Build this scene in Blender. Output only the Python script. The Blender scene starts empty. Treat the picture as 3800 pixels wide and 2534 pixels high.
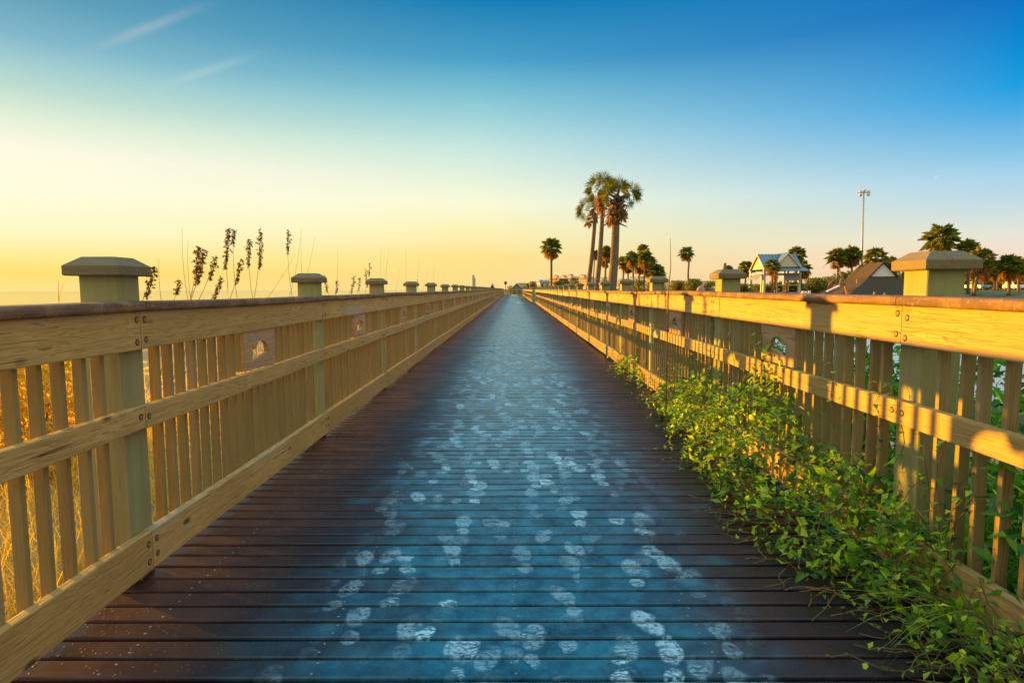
import bpy, math, random
from mathutils import Vector, Matrix, noise
R = math.radians
rnd = random.Random(7)
sc = bpy.context.scene
col = sc.collection
F_PX, H_CAM, VPX, HOR = 2258.0, 1.13, 1906.0, 1073.0
SUN_AZ, SUN_EL = -61.0, 2.7           # degrees: left of straight ahead, above the horizon
EXPO = 2.0

# ------------------------------------------------------------------ helpers
def lin(*c):
    return tuple(((v/255)/12.92 if v/255 <= .04045 else ((v/255+.055)/1.055)**2.4) for v in c)

class MB:
    def __init__(s): s.v = []; s.f = []; s.m = []; s.sm = []
    def add(s, vs, fs, mi=0, smooth=False):
        b = len(s.v); s.v.extend(vs)
        for f in fs:
            s.f.append(tuple(i+b for i in f)); s.m.append(mi); s.sm.append(smooth)
    def box(s, x0, x1, y0, y1, z0, z1, mi=0):
        s.add([(x0,y0,z0),(x1,y0,z0),(x1,y1,z0),(x0,y1,z0),(x0,y0,z1),(x1,y0,z1),(x1,y1,z1),(x0,y1,z1)],
              [(0,3,2,1),(4,5,6,7),(0,1,5,4),(1,2,6,5),(2,3,7,6),(3,0,4,7)], mi)
    def tube(s, pts, rad, n=5, mi=0, cap=True):
        pts = [Vector(p) for p in pts]
        rs = rad if isinstance(rad, (list, tuple)) else [rad]*len(pts)
        vs = []
        for i, p in enumerate(pts):
            t = (pts[min(i+1, len(pts)-1)] - pts[max(i-1, 0)]).normalized()
            a = t.orthogonal().normalized() if abs(t.z) < .9 else Vector((1,0,0))
            a = (a - t*a.dot(t)).normalized(); b = t.cross(a)
            for k in range(n):
                an = 2*math.pi*k/n
                vs.append(tuple(p + (a*math.cos(an)+b*math.sin(an))*rs[i]))
        fs = []
        for i in range(len(pts)-1):
            for k in range(n):
                fs.append((i*n+k, i*n+(k+1)%n, (i+1)*n+(k+1)%n, (i+1)*n+k))
        if cap:
            fs.append(tuple(range(n-1,-1,-1))); fs.append(tuple((len(pts)-1)*n+k for k in range(n)))
        s.add(vs, fs, mi, True)
    def mesh(s, name, mats):
        me = bpy.data.meshes.new(name); me.from_pydata(s.v, [], s.f)
        for m in mats: me.materials.append(m)
        me.polygons.foreach_set('material_index', s.m)
        me.polygons.foreach_set('use_smooth', s.sm)
        me.update(); return me

def link(name, me, parent=None, loc=(0,0,0), rz=0):
    o = bpy.data.objects.new(name, me); col.objects.link(o)
    if parent: o.parent = parent
    o.location = loc; o.rotation_euler = (0,0,rz); return o
def obj(name, mb, mats, parent=None, loc=(0,0,0), rz=0):
    if not isinstance(mats, (list, tuple)): mats = [mats]
    return link(name, mb.mesh(name, mats), parent, loc, rz)
def tag(o, label=None, cat=None, group=None, kind=None):
    if label: o['label'] = label
    if cat: o['category'] = cat
    if group: o['group'] = group
    if kind: o['kind'] = kind
    return o
def thing(name, label, cat, loc=(0,0,0), rz=0, group=None):
    return tag(link(name, None, None, loc, rz), label, cat, group)

# camera (slight pitch down, tiny roll as in the photo)
PITCH = math.atan((1267-HOR)/2250.0); ROLL = R(0.22); YAW = math.atan((VPX-1900)/2250.0)
cF = Vector((-math.sin(YAW)*math.cos(PITCH), math.cos(YAW)*math.cos(PITCH), -math.sin(PITCH)))
cR = Vector((math.cos(YAW), math.sin(YAW), 0)); cU = cR.cross(cF)
cR2 = cR*math.cos(ROLL) - cU*math.sin(ROLL); cU2 = cU*math.cos(ROLL) + cR*math.sin(ROLL)
CAM = Vector((0,0,H_CAM))
def ray(px, py):
    return (cF*2250.0 + cR2*(px-1900) - cU2*(py-1267)).normalized()
def P(px, py, d):
    r = ray(px, py); return CAM + r*(d/r.y)
cam = bpy.data.cameras.new('camera'); co = bpy.data.objects.new('camera', cam); col.objects.link(co)
cam.sensor_width = 36; cam.lens = 2250/3800*36; cam.clip_end = 20000; cam.clip_start = .05
M = Matrix((cR2, cU2, -cF)).transposed().to_4x4(); M.translation = CAM; co.matrix_world = M
sc.camera = co

# ------------------------------------------------------------------ materials
class NT:
    def __init__(s, nt): s.nt = nt; nt.nodes.clear()
    def n(s, t, props=None, **ins):
        nd = s.nt.nodes.new(t)
        for k, v in (props or {}).items(): setattr(nd, k, v)
        for k, v in ins.items():
            key = k.replace('_', ' ')
            if k[0] == 'i' and k[1:].isdigit(): sock = nd.inputs[int(k[1:])]
            else: sock = nd.inputs[key]
            s.set(sock, v)
        return nd
    def set(s, sock, v):
        if isinstance(v, bpy.types.NodeSocket): s.nt.links.new(v, sock)
        elif isinstance(v, bpy.types.Node): s.nt.links.new(v.outputs[0], sock)
        else:
            if sock.type == 'RGBA' and len(v) == 3: v = (*v, 1)
            sock.default_value = v
    def math(s, op, a, b=0.0, c=0.0, clamp=False):
        return s.n('ShaderNodeMath', {'operation': op, 'use_clamp': clamp}, i0=a, i1=b, i2=c).outputs[0]
    def mix(s, f, a, b, bt='MIX'):
        nd = s.n('ShaderNodeMix', {'data_type': 'RGBA', 'blend_type': bt})
        s.set(nd.inputs[0], f); s.set(nd.inputs[6], a); s.set(nd.inputs[7], b); return nd.outputs[2]
    def ramp(s, f, stops, interp='LINEAR'):
        nd = s.nt.nodes.new('ShaderNodeValToRGB'); cr = nd.color_ramp; cr.interpolation = interp
        while len(cr.elements) < len(stops): cr.elements.new(.5)
        for e, (p, c) in zip(cr.elements, stops):
            e.position = p; e.color = (*c, 1) if len(c) == 3 else c
        s.set(nd.inputs[0], f); return nd.outputs[0]
    def mr(s, v, a, b, c=0.0, d=1.0, smooth=False):
        nd = s.n('ShaderNodeMapRange', {'interpolation_type': 'SMOOTHSTEP' if smooth else 'LINEAR'})
        for i, x in enumerate((v, a, b, c, d)): s.set(nd.inputs[i], x)
        return nd.outputs[0]
    def noise(s, vec, scale, detail=4, rough=.55, dist=0.0):
        return s.n('ShaderNodeTexNoise', Vector=vec, Scale=scale, Detail=detail, Roughness=rough, Distortion=dist).outputs[0]
    def mapping(s, vec, scale=(1,1,1), loc=(0,0,0)):
        return s.n('ShaderNodeMapping', Vector=vec, Scale=scale, Location=loc).outputs[0]
    def objvec(s, rand=True):
        c = s.n('ShaderNodeTexCoord').outputs['Object']
        if not rand: return c
        r = s.n('ShaderNodeObjectInfo').outputs['Random']
        off = s.n('ShaderNodeCombineXYZ', i0=s.math('MULTIPLY', r, 37.0), i1=s.math('MULTIPLY', r, 91.0), i2=s.math('MULTIPLY', r, 53.0))
        return s.n('ShaderNodeVectorMath', {'operation': 'ADD'}, i0=c, i1=off).outputs[0]

def new_mat(name):
    m = bpy.data.materials.new(name); m.use_nodes = True; return m, NT(m.node_tree)
def finish(t, color, rough=.7, spec=.3, bump=None, bstr=.3, bdist=.004, **kw):
    b = t.n('ShaderNodeBsdfPrincipled', Base_Color=color, Roughness=rough)
    b.inputs['Specular IOR Level'].default_value = spec
    for k, v in kw.items(): t.set(b.inputs[k.replace('_', ' ')], v)
    if bump is not None:
        bp = t.n('ShaderNodeBump', Height=bump, Strength=bstr, Distance=bdist); t.set(b.inputs['Normal'], bp.outputs[0])
    o = t.n('ShaderNodeOutputMaterial'); t.set(o.inputs[0], b.outputs[0]); return b

def wood(name, base, dark, axis='y', green=None, weather=None, knots=True, rough=.75, gscale=1.0):
    m, t = new_mat(name); v = t.objvec()
    st = {'y': (1, .06, 1), 'z': (1, 1, .06), 'x': (.06, 1, 1)}[axis]
    warp = t.noise(t.mapping(v, tuple(.5+.5*k for k in st)), 3.0, 2)
    sv = t.mapping(v, st)
    sv2 = t.n('ShaderNodeVectorMath', {'operation': 'ADD'}, i0=sv, i1=t.n('ShaderNodeVectorMath', {'operation': 'SCALE'}, i0=warp, Scale=.05).outputs[0]).outputs[0]
    g1 = t.noise(sv2, 70*gscale, 3, .6)
    g2 = t.noise(sv2, 26*gscale, 3, .6, .6)
    fine = t.noise(sv2, 240*gscale, 2)
    ring = t.math('SINE', t.math('MULTIPLY', g2, 60.0))
    ring = t.mr(ring, .2, 1.0, 0, 1)
    c = t.mix(t.mr(g1, .32, .68), base, tuple(.45*a+.55*b for a, b in zip(base, dark)))
    c = t.mix(t.math('MULTIPLY', t.math('MULTIPLY', ring, t.mr(t.noise(v, 1.7, 2), .4, .6, .1, 1)), .6), c, dark)
    crack = t.mr(g1, .38, .31, 0, .9)
    c = t.mix(crack, c, tuple(.35*d for d in dark))
    hair = t.math('MULTIPLY', t.mr(t.noise(t.mapping(v, tuple(.35*k if k < .5 else k for k in st)), 150*gscale, 2, .5), .39, .33, 0, .9), t.mr(t.noise(v, 4, 3), .45, .55))
    c = t.mix(hair, c, tuple(.3*d for d in dark))
    r = t.n('ShaderNodeObjectInfo').outputs['Random']
    c = t.mix(t.mr(r, 0, 1, 0, .9 if axis == 'z' else .5), c, tuple(.5*b for b in base))
    c = t.mix(t.mr(t.noise(v, 3.5, 4), .42, .68, 0, .55), c, tuple(.6*a+.4*b for a, b in zip(dark, base)))
    gw = t.math('MULTIPLY', t.mr(t.noise(t.mapping(v, st), 5, 4, .6), .5, .66), t.mr(t.noise(v, 1.3, 3), .42, .6))
    c = t.mix(t.math('MULTIPLY', gw, .75), c, (.36,.32,.24))
    if green: c = t.mix(t.mr(t.noise(t.mapping(v, st), 9, 3), .38, .62, .15, .85), c, green)
    if weather: c = t.mix(t.mr(t.noise(v, 14, 5, .65), .5, .68, 0, .8), c, weather)
    if knots:
        vo = t.n('ShaderNodeTexVoronoi', Vector=t.mapping(v, tuple(max(k*3.2, 1.4) if k < .5 else 3.2 for k in st)), Scale=2.4)
        k = t.mr(vo.outputs['Distance'], .06, .13, 1, 0)
        kk = t.mr(t.n('ShaderNodeSeparateColor', Color=vo.outputs['Color']).outputs[0], .38, .42, 0, .9)
        c = t.mix(t.math('MULTIPLY', k, kk), c, tuple(.3*d for d in dark))
    h = t.math('ADD', t.math('MULTIPLY', g1, .8), t.math('MULTIPLY', fine, .4))
    finish(t, c, rough, .25, h, .7, .006)
    return m

BASEW = (.58, .385, .125); DARKW = (.23, .135, .045)
m_rail = wood('rail_wood', BASEW, DARKW, 'y')
m_bal = wood('baluster_wood', (.38,.265,.105), (.16,.10,.04), 'z', green=(.25,.20,.07), knots=False)
m_post = wood('post_wood', (.40,.34,.15), (.15,.13,.05), 'z', green=(.27,.30,.12))
m_pcap = wood('post_cap_wood', (.25,.18,.095), (.075,.055,.03), 'x', green=(.17,.145,.07), knots=False)
m_plaque = wood('plywood', (.50,.33,.17), (.24,.13,.06), 'y', knots=False, gscale=.35)

def cap_mat():
    m, t = new_mat('cap_rail_wood'); v = t.objvec()
    g = t.noise(t.mapping(v, (1,.08,1)), 60, 4, .6)
    c = t.mix(t.mr(g, .3, .7), (.075,.042,.026), (.20,.11,.055))
    c = t.mix(t.mr(t.noise(v, 9, 5, .7), .46, .66, 0, .7), c, (.30,.17,.07))
    c = t.mix(t.mr(t.noise(v, 60, 3, .6), .63, .68, 0, .8), c, (.09,.06,.04))
    li = t.math('MULTIPLY', t.mr(t.noise(v, 55, 2, .5), .64, .69), t.mr(t.noise(v, 5, 2), .48, .6))
    c = t.mix(t.math('MULTIPLY', li, .6), c, (.30,.30,.22))
    finish(t, c, .7, .3, t.math('ADD', g, t.noise(v, 90, 3)), .5, .004); return m
m_cap = cap_mat()

def deck_mat():
    m, t = new_mat('deck_boards'); v = t.objvec(False)
    s = t.n('ShaderNodeSeparateXYZ', Vector=v); X, Y = s.outputs[0], s.outputs[1]
    bi = t.math('FLOOR', t.math('DIVIDE', Y, PITCH_D))
    wn = t.n('ShaderNodeTexWhiteNoise', {'noise_dimensions': '1D'}, W=bi).outputs[0]
    bv = t.n('ShaderNodeCombineXYZ', i0=X, i1=Y, i2=t.math('MULTIPLY', wn, 30)).outputs[0]
    g = t.noise(t.mapping(bv, (.05,1,1)), 110, 4, .6)
    blot = t.noise(bv, 2.4, 5, .6)
    base = t.mix(t.mr(g, .3, .75), (.006,.006,.010), (.020,.013,.015))
    base = t.mix(t.mr(blot, .48, .7, 0, .6), base, (.065,.022,.012))
    base = t.mix(t.mr(wn, 0, 1, 0, .35), base, (.012,.010,.014))
    lft_sun = t.math('MULTIPLY', t.mr(t.math('ADD', X, t.math('MULTIPLY', t.noise(v, 1.1, 4, .6), .9)), -.95, -.35, 1, 0, True), t.mr(blot, .3, .65, .25, 1))
    base = t.mix(lft_sun, base, (.10,.04,.026))  # warm sunlight on the left edge, painted into the board colour
    # worn, dew-greyed walking track down the middle
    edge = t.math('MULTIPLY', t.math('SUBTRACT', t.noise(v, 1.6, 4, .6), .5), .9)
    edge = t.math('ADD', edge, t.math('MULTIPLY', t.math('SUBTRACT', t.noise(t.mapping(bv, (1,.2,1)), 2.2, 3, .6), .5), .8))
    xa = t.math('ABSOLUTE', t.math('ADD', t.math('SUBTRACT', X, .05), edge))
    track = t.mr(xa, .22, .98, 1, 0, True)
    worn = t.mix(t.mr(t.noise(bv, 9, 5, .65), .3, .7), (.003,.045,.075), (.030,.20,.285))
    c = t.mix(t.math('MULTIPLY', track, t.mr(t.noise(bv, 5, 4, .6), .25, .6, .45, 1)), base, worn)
    # dusty shoe prints: jittered elongated cells with a tread pattern, in three layers
    pm = None
    for i, (sx, sy, ox) in enumerate(((4.7, 2.15, .0), (4.8, 2.1, 7.3), (5.0, 2.2, 3.1), (4.5, 2.05, 11.7), (4.9, 2.3, 5.9))):
        wv = t.n('ShaderNodeVectorMath', {'operation': 'ADD'}, i0=t.mapping(v, (sx, sy, 0), (ox, ox*1.7, 0)),
                 i1=t.n('ShaderNodeVectorMath', {'operation': 'SCALE'}, i0=t.n('ShaderNodeTexNoise', Vector=v, Scale=22.0).outputs[1], Scale=.07).outputs[0]).outputs[0]
        vo = t.n('ShaderNodeTexVoronoi', {'voronoi_dimensions': '2D'}, Vector=wv, Scale=1.0, Randomness=1.0)
        sep = t.n('ShaderNodeSeparateColor', Color=vo.outputs['Color'])
        loc = t.n('ShaderNodeVectorMath', {'operation': 'SUBTRACT'}, i0=wv, i1=vo.outputs['Position']).outputs[0]
        ls = t.n('ShaderNodeSeparateXYZ', Vector=loc); ly = ls.outputs[1]
        lx = t.math('ADD', ls.outputs[0], t.math('MULTIPLY', ly, t.mr(sep.outputs[1], 0, 1, -.7, .7)))
        def ell(cy, rx, ry):
            a = t.math('POWER', t.math('DIVIDE', lx, rx), 2.0); b = t.math('POWER', t.math('DIVIDE', t.math('SUBTRACT', ly, cy), ry), 2.0)
            return t.mr(t.math('ADD', a, b), .7, 1.15, 1, 0)
        blob = t.math('MAXIMUM', ell(.09, .20, .165), ell(-.20, .15, .09))
        keep = t.math('GREATER_THAN', sep.outputs[0], t.mr(Y, 2, 8, .50, .06))
        wave = t.math('SINE', t.math('ADD', t.math('MULTIPLY', Y, 420), t.math('MULTIPLY', t.noise(v, 12, 2), 40)))
        tread = t.mr(wave, -.7, .2, t.mr(sep.outputs[1], .2, .8, .2, .95), 1)
        brd = t.n('ShaderNodeTexWhiteNoise', {'noise_dimensions': '2D'}, Vector=t.n('ShaderNodeCombineXYZ', i0=bi, i1=t.math('MULTIPLY', sep.outputs[1], 17.3)).outputs[0]).outputs[0]
        keep = t.math('MULTIPLY', keep, t.mr(brd, .2, .5, .08, 1))
        k = t.math('MULTIPLY', t.math('MULTIPLY', keep, blob), t.math('MULTIPLY', tread, t.mr(sep.outputs[2], 0, 1, .25, 1)))
        pm = k if pm is None else t.math('MAXIMUM', pm, k)
    wear = t.math('MULTIPLY', t.mr(t.noise(v, 55, 4, .7), .36, .52), t.mr(t.noise(t.mapping(v, (1,2,1)), 13, 3, .6), .34, .5))
    xm = t.mr(t.math('ABSOLUTE', t.math('SUBTRACT', X, .03)), .42, .85, 1, 0, True)
    pm = t.math('MULTIPLY', t.math('MULTIPLY', pm, wear), xm)
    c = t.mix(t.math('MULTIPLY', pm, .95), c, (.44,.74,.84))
    drops = t.n('ShaderNodeTexVoronoi', Vector=t.mapping(v, (1,1,.2)), Scale=62.0)
    dm = t.math('MULTIPLY', t.mr(drops.outputs['Distance'], .12, .34, 1, 0, True), t.mr(t.n('ShaderNodeSeparateColor', Color=drops.outputs['Color']).outputs[0], .55, .6))
    h = t.math('ADD', t.math('ADD', t.math('MULTIPLY', g, .25), t.math('MULTIPLY', dm, .6)), t.math('MULTIPLY', pm, .35))
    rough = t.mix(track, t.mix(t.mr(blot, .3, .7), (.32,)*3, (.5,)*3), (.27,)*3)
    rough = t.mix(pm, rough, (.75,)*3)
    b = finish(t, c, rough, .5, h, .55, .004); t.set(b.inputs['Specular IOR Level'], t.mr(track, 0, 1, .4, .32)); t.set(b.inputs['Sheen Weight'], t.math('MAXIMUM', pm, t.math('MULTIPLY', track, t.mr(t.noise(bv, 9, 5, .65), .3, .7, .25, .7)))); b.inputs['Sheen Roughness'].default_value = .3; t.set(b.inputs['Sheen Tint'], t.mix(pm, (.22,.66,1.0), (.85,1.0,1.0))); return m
PITCH_D = .1045
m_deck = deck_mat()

def simple(name, col1, col2=None, scale=6, rough=.7, spec=.3, bump=.2, stretch=(1,1,1), bdist=.01, rand=True, **kw):
    m, t = new_mat(name); v = t.mapping(t.objvec(rand), stretch)
    nz = t.noise(v, scale, 5, .6)
    c = t.mix(t.mr(nz, .3, .7), col1, col2 or tuple(.75*k for k in col1))
    finish(t, c, rough, spec, nz, bump, bdist, **kw); return m
def leafmat(name, c1, c2, c3, trans=.5, rough=.45, tcol=None):
    m, t = new_mat(name)
    r = t.n('ShaderNodeNewGeometry').outputs['Random Per Island']
    c = t.ramp(r, [(0, c1), (.45, c2), (.95, c3)])
    b = t.n('ShaderNodeBsdfPrincipled', Base_Color=c, Roughness=rough); b.inputs['Specular IOR Level'].default_value = .35
    tr = t.n('ShaderNodeBsdfTranslucent', Color=t.mix(1.0, c, tcol or (1.7,1.7,.5), 'MULTIPLY'))
    mx = t.n('ShaderNodeMixShader', Fac=trans, i1=b, i2=tr); o = t.n('ShaderNodeOutputMaterial'); t.set(o.inputs[0], mx.outputs[0]); return m
m_vine = leafmat('vine_leaf', (.012,.06,.01), (.12,.30,.02), (.52,.68,.03), .45)
m_shrub = leafmat('shrub_leaf', (.02,.085,.012), (.07,.24,.025), (.18,.42,.04), .4)
m_stem = simple('vine_stem', (.17,.11,.05), (.10,.10,.03), 20)
m_dry = leafmat('dry_leaf', (.20,.10,.04), (.36,.20,.07), (.48,.30,.12), .35, .7, (1.3,1.1,.7))
m_grass = leafmat('dune_grass', (.60,.40,.045), (.75,.52,.06), (.45,.40,.05), .5, .6, (1.4,1.2,.5))
m_oat = leafmat('sea_oat_seed', (.05,.032,.01), (.10,.065,.018), (.22,.15,.035), .45, .7, (1.2,1,.6))
m_oatstem = simple('sea_oat_stem', (.26,.17,.06), (.16,.10,.04), 20)
m_palm = leafmat('palm_leaf', (.05,.08,.012), (.11,.14,.018), (.28,.24,.025), .4)
m_palmdead = leafmat('dead_palm_leaf', (.22,.12,.04), (.42,.25,.07), (.58,.36,.10), .35, .8, (1.2,1,.7))
m_trunk = simple('palm_trunk', (.26,.18,.10), (.06,.045,.03), 9, .9, .1, .8, (1,1,1.6), .03)
m_boot = simple('palm_boots', (.19,.14,.09), (.07,.05,.04), 8, .9, .1, .6)
m_bush = leafmat('bush_leaf', (.045,.065,.012), (.11,.12,.016), (.32,.25,.025), .38)
m_bolt = simple('bolt_hole', (.025,.018,.014), (.012,.01,.008), 30, .9, .1)
m_bolthead = simple('bolt_head', (.30,.17,.09), (.16,.08,.04), 60, .55, .4)
m_screw = simple('deck_screw', (.28,.28,.29), (.2,.2,.2), 60, .6, .3)
m_bwall = simple('beige_wall', (.62,.55,.42), (.56,.49,.37), 2, .85, .1)
m_white = simple('white_paint', (.78,.78,.76), (.7,.7,.68), 5, .6)
m_brownroof = simple('brown_shingle', (.085,.062,.034), (.05,.037,.022), 26, .9, .1, .8, (1,1,3), .05)
m_trim = simple('dark_trim', (.06,.025,.02), (.045,.02,.018), 5, .6)
m_blueroof = simple('blue_metal_roof', (.13,.21,.28), (.09,.15,.20), 3, .4, .5, .2)
m_greyroof = simple('grey_roof', (.24,.24,.26), (.18,.18,.20), 12, .8)
m_metal = simple('galvanised_metal', (.42,.42,.43), (.34,.34,.35), 8, .45, .5, Metallic=.5)
m_lampface = simple('floodlight_glass', (.75,.72,.65), (.65,.62,.55), 8, .2, .5)
m_glass = simple('dark_glass', (.03,.04,.05), (.02,.03,.04), 4, .08, .6, .05)
m_cream = simple('cream_stucco', (.62,.46,.34), (.54,.39,.28), 1, .9, .1)
m_redtile = simple('red_tile_roof', (.34,.16,.10), (.26,.12,.08), 3, .85)
m_conc = simple('concrete', (.40,.38,.34), (.3,.28,.25), 10, .85)
m_rock = simple('sandstone', (.42,.30,.18), (.28,.19,.11), 4, .9, .1, .8, (1,1,1), .08)
m_yellow = simple('pale_yellow_wall', (.62,.60,.30), (.56,.53,.26), 2, .85)
m_carw = simple('white_car_paint', (.72,.73,.74), (.7,.71,.72), 2, .25, .5, .02)
m_carb = simple('blue_car_paint', (.12,.24,.38), (.11,.22,.35), 2, .25, .5, .02)
m_tyre = simple('rubber', (.02,.02,.02), (.03,.03,.03), 10, .9)
m_red = simple('red_lens', (.4,.02,.02), (.3,.02,.02), 5, .3)

# ------------------------------------------------------------------ world and sun
def build_world():
    w = bpy.data.worlds.new('World'); sc.world = w; w.use_nodes = True
    t = NT(w.node_tree); STR = .1
    d = t.n('ShaderNodeTexCoord').outputs['Generated']
    s = t.n('ShaderNodeSeparateXYZ', Vector=t.n('ShaderNodeVectorMath', {'operation': 'NORMALIZE'}, i0=d).outputs[0])
    x, y, z = s.outputs
    el = t.math('DIVIDE', t.math('ARCSINE', z), R(60), clamp=True)
    hl = t.math('SQRT', t.math('ADD', t.math('ADD', t.math('MULTIPLY', x, x), t.math('MULTIPLY', y, y)), 1e-6))
    sx, sy = math.sin(R(SUN_AZ)), math.cos(R(SUN_AZ))
    a = t.math('DIVIDE', t.math('ADD', t.math('MULTIPLY', x, sx), t.math('MULTIPLY', y, sy)), hl)
    top = [(30, (16,122,190)), (44, (50,146,204)), (60, (150,195,218))]
    def rp(tab): return t.ramp(el, [(min(e/60, 1), lin(*c)) for e, c in tab + top])
    near = rp([(0,(253,226,140)),(1.3,(253,220,112)),(2.6,(254,234,148)),(4.6,(254,246,198)),(7.5,(253,250,220)),(10.2,(252,248,224)),(12.3,(226,238,215)),(14.2,(190,220,206)),(16,(160,204,206)),(17.7,(126,181,200)),(20.5,(92,158,184)),(26,(30,120,170))])
    mid = rp([(0,(252,220,142)),(3,(252,226,138)),(5.5,(253,242,180)),(8,(250,250,215)),(10.4,(226,240,220)),(12.8,(198,230,222)),(15.3,(158,211,216)),(17.5,(122,192,210)),(20,(72,160,200)),(24.5,(0,125,180))])
    far = rp([(0,(250,205,170)),(2,(246,218,196)),(3,(240,224,206)),(4,(228,229,216)),(6,(195,220,228)),(8,(168,211,235)),(9.8,(130,195,230)),(12.4,(70,170,228)),(14,(20,158,224)),(16.5,(0,138,212)),(20,(0,110,192))])
    c = t.mix(t.mr(a, -.17, .53), far, mid)
    c = t.mix(t.mr(a, .53, .93), c, near)
    for (A, B, wd, colr, amt) in (((405,160),(700,45),.0055,(1,.80,.66),.16), ((640,305),(900,222),.0055,(.95,.95,.80),.13), ((3466,661),(3483,654),.0006,(1,1,1),.35)):
        va, vb = ray(*A), ray(*B); nn = va.cross(vb).normalized(); cc = (va+vb).normalized(); al = (vb-va).normalized(); L = (vb-va).length*.55
        dot = lambda q: t.n('ShaderNodeVectorMath', {'operation': 'DOT_PRODUCT'}, i0=d, i1=tuple(q)).outputs['Value']
        q1 = t.math('POWER', t.math('DIVIDE', dot(nn), wd), 2.0)
        q2 = t.math('POWER', t.math('DIVIDE', t.math('SUBTRACT', dot(al), cc.dot(al)), L), 2.0)
        g = t.math('EXPONENT', t.math('MULTIPLY', t.math('ADD', q1, q2), -1.0))
        g = t.math('MULTIPLY', g, t.mr(dot(cc), .5, .6, 0, amt))
        c = t.mix(g, c, colr)
    nis = t.n('ShaderNodeTexSky'); nis.sky_type = 'NISHITA'; nis.sun_disc = False
    nis.sun_elevation = R(SUN_EL); nis.sun_rotation = R(SUN_AZ % 360)
    back = t.math('MULTIPLY', t.mr(t.math('DIVIDE', y, hl), .62, .25, 0, 1, True), t.mr(el, .75, 1.0, 1, 0))   # added warm fill in the unseen sky behind the viewer, for shaded wood
    c = t.mix(back, c, (.92, .84, .64))
    c = t.n('ShaderNodeVectorMath', {'operation': 'SCALE'}, i0=c, Scale=t.mr(el, .70, .95, 1.0, 2.6, True)).outputs[0]  # overhead sky raised above its natural level, an added fill out of view
    k = 1.015/(STR*2**EXPO)
    c = t.n('ShaderNodeVectorMath', {'operation': 'SCALE'}, i0=c, Scale=k).outputs[0]
    c = t.mix(.985, nis.outputs[0], c)
    bg = t.n('ShaderNodeBackground', Color=c, Strength=STR)
    o = t.n('ShaderNodeOutputWorld'); t.set(o.inputs[0], bg.outputs[0])
build_world()
sl = bpy.data.lights.new('sun', 'SUN'); sl.energy = 4.0; sl.angle = R(.53); sl.color = (1, .45, .02)
so = bpy.data.objects.new('sun', sl); col.objects.link(so)
sd = Vector((math.sin(R(SUN_AZ))*math.cos(R(SUN_EL)), math.cos(R(SUN_AZ))*math.cos(R(SUN_EL)), math.sin(R(SUN_EL))))
so.rotation_euler = sd.to_track_quat('Z', 'Y').to_euler(); so.location = sd*50
sc.view_settings.view_transform = 'Standard'; sc.view_settings.look = 'None'
sc.view_settings.exposure = EXPO; sc.view_settings.gamma = 1.0
sc.render.engine = 'CYCLES'; sc.cycles.use_denoising = True; sc.cycles.max_bounces = 6; sc.cycles.diffuse_bounces = 3; sc.cycles.glossy_bounces = 3; sc.cycles.transparent_max_bounces = 4

# ------------------------------------------------------------------ setting: ground, sea, deck
def sstep(v, a, b):
    t = max(0, min(1, (v-a)/(b-a))); return t*t*(3-2*t)
def ground_z(x, y):
    z = -.6
    if x < 0:
        z = -.5 - .5*sstep(-x, 6, 20) - 2.0*sstep(-x, 18, 50) - 5*sstep(-x, 60, 110)
        z += .12*noise.noise(Vector((x*.5, y*.4, 0)))*sstep(-x, 2, 4)
    else:
        z += .7*sstep(y, 30, 60)*sstep(x, 2, 8) + .5*sstep(y, 60, 100)
        z -= 2.2*math.exp(-(((x-37)/9)**2+((y-61)/9)**2))
        z += .08*noise.noise(Vector((x*.3, y*.3, 5)))*sstep(x, 2.5, 5)
    if abs(x) < 2.2 and y < 130: z = -.6
    return z
def axis(vals): return sorted(set(vals))
def build_ground():
    xs = axis([-3000,-1200,-500,-250,-160,-130]+[-120+2*i*1.0 for i in range(30)]+[-60+1.5*i for i in range(27)]+[-20+.5*i for i in range(80)]+[20+2*i for i in range(31)]+[90,110,140,200,400,900,3000])
    ys = axis([-300,-60,-20,-8]+[-4+.7*i for i in range(70)]+[45+2*i for i in range(50)]+[150,170,200,250,320,450,700,1100,2000,5000,12000])
    mb = MB(); nx = len(xs)
    mb.add([(x, y, ground_z(x, y)) for y in ys for x in xs],
           [(j*nx+i, j*nx+i+1, (j+1)*nx+i+1, (j+1)*nx+i) for j in range(len(ys)-1) for i in range(nx-1)], 0, True)
    m, t = new_mat('sandy_ground'); v = t.objvec(False)
    n1 = t.noise(v, .5, 6, .6); n2 = t.noise(v, 9, 5, .65)
    sand = t.mix(t.mr(n2, .3, .7), (.40,.31,.20), (.30,.22,.13))
    veg = t.mix(t.mr(n2, .3, .7), (.05,.075,.02), (.12,.12,.04))
    x = t.n('ShaderNodeSeparateXYZ', Vector=v).outputs[0]
    f = t.math('MULTIPLY', t.mr(n1, .35, .5), t.mr(x, -1.5, 2, .45, 1))
    finish(t, t.mix(f, sand, veg), .95, .1, n2, .5, .03)
    tag(obj('ground', mb, m), kind='structure')
build_ground()

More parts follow.
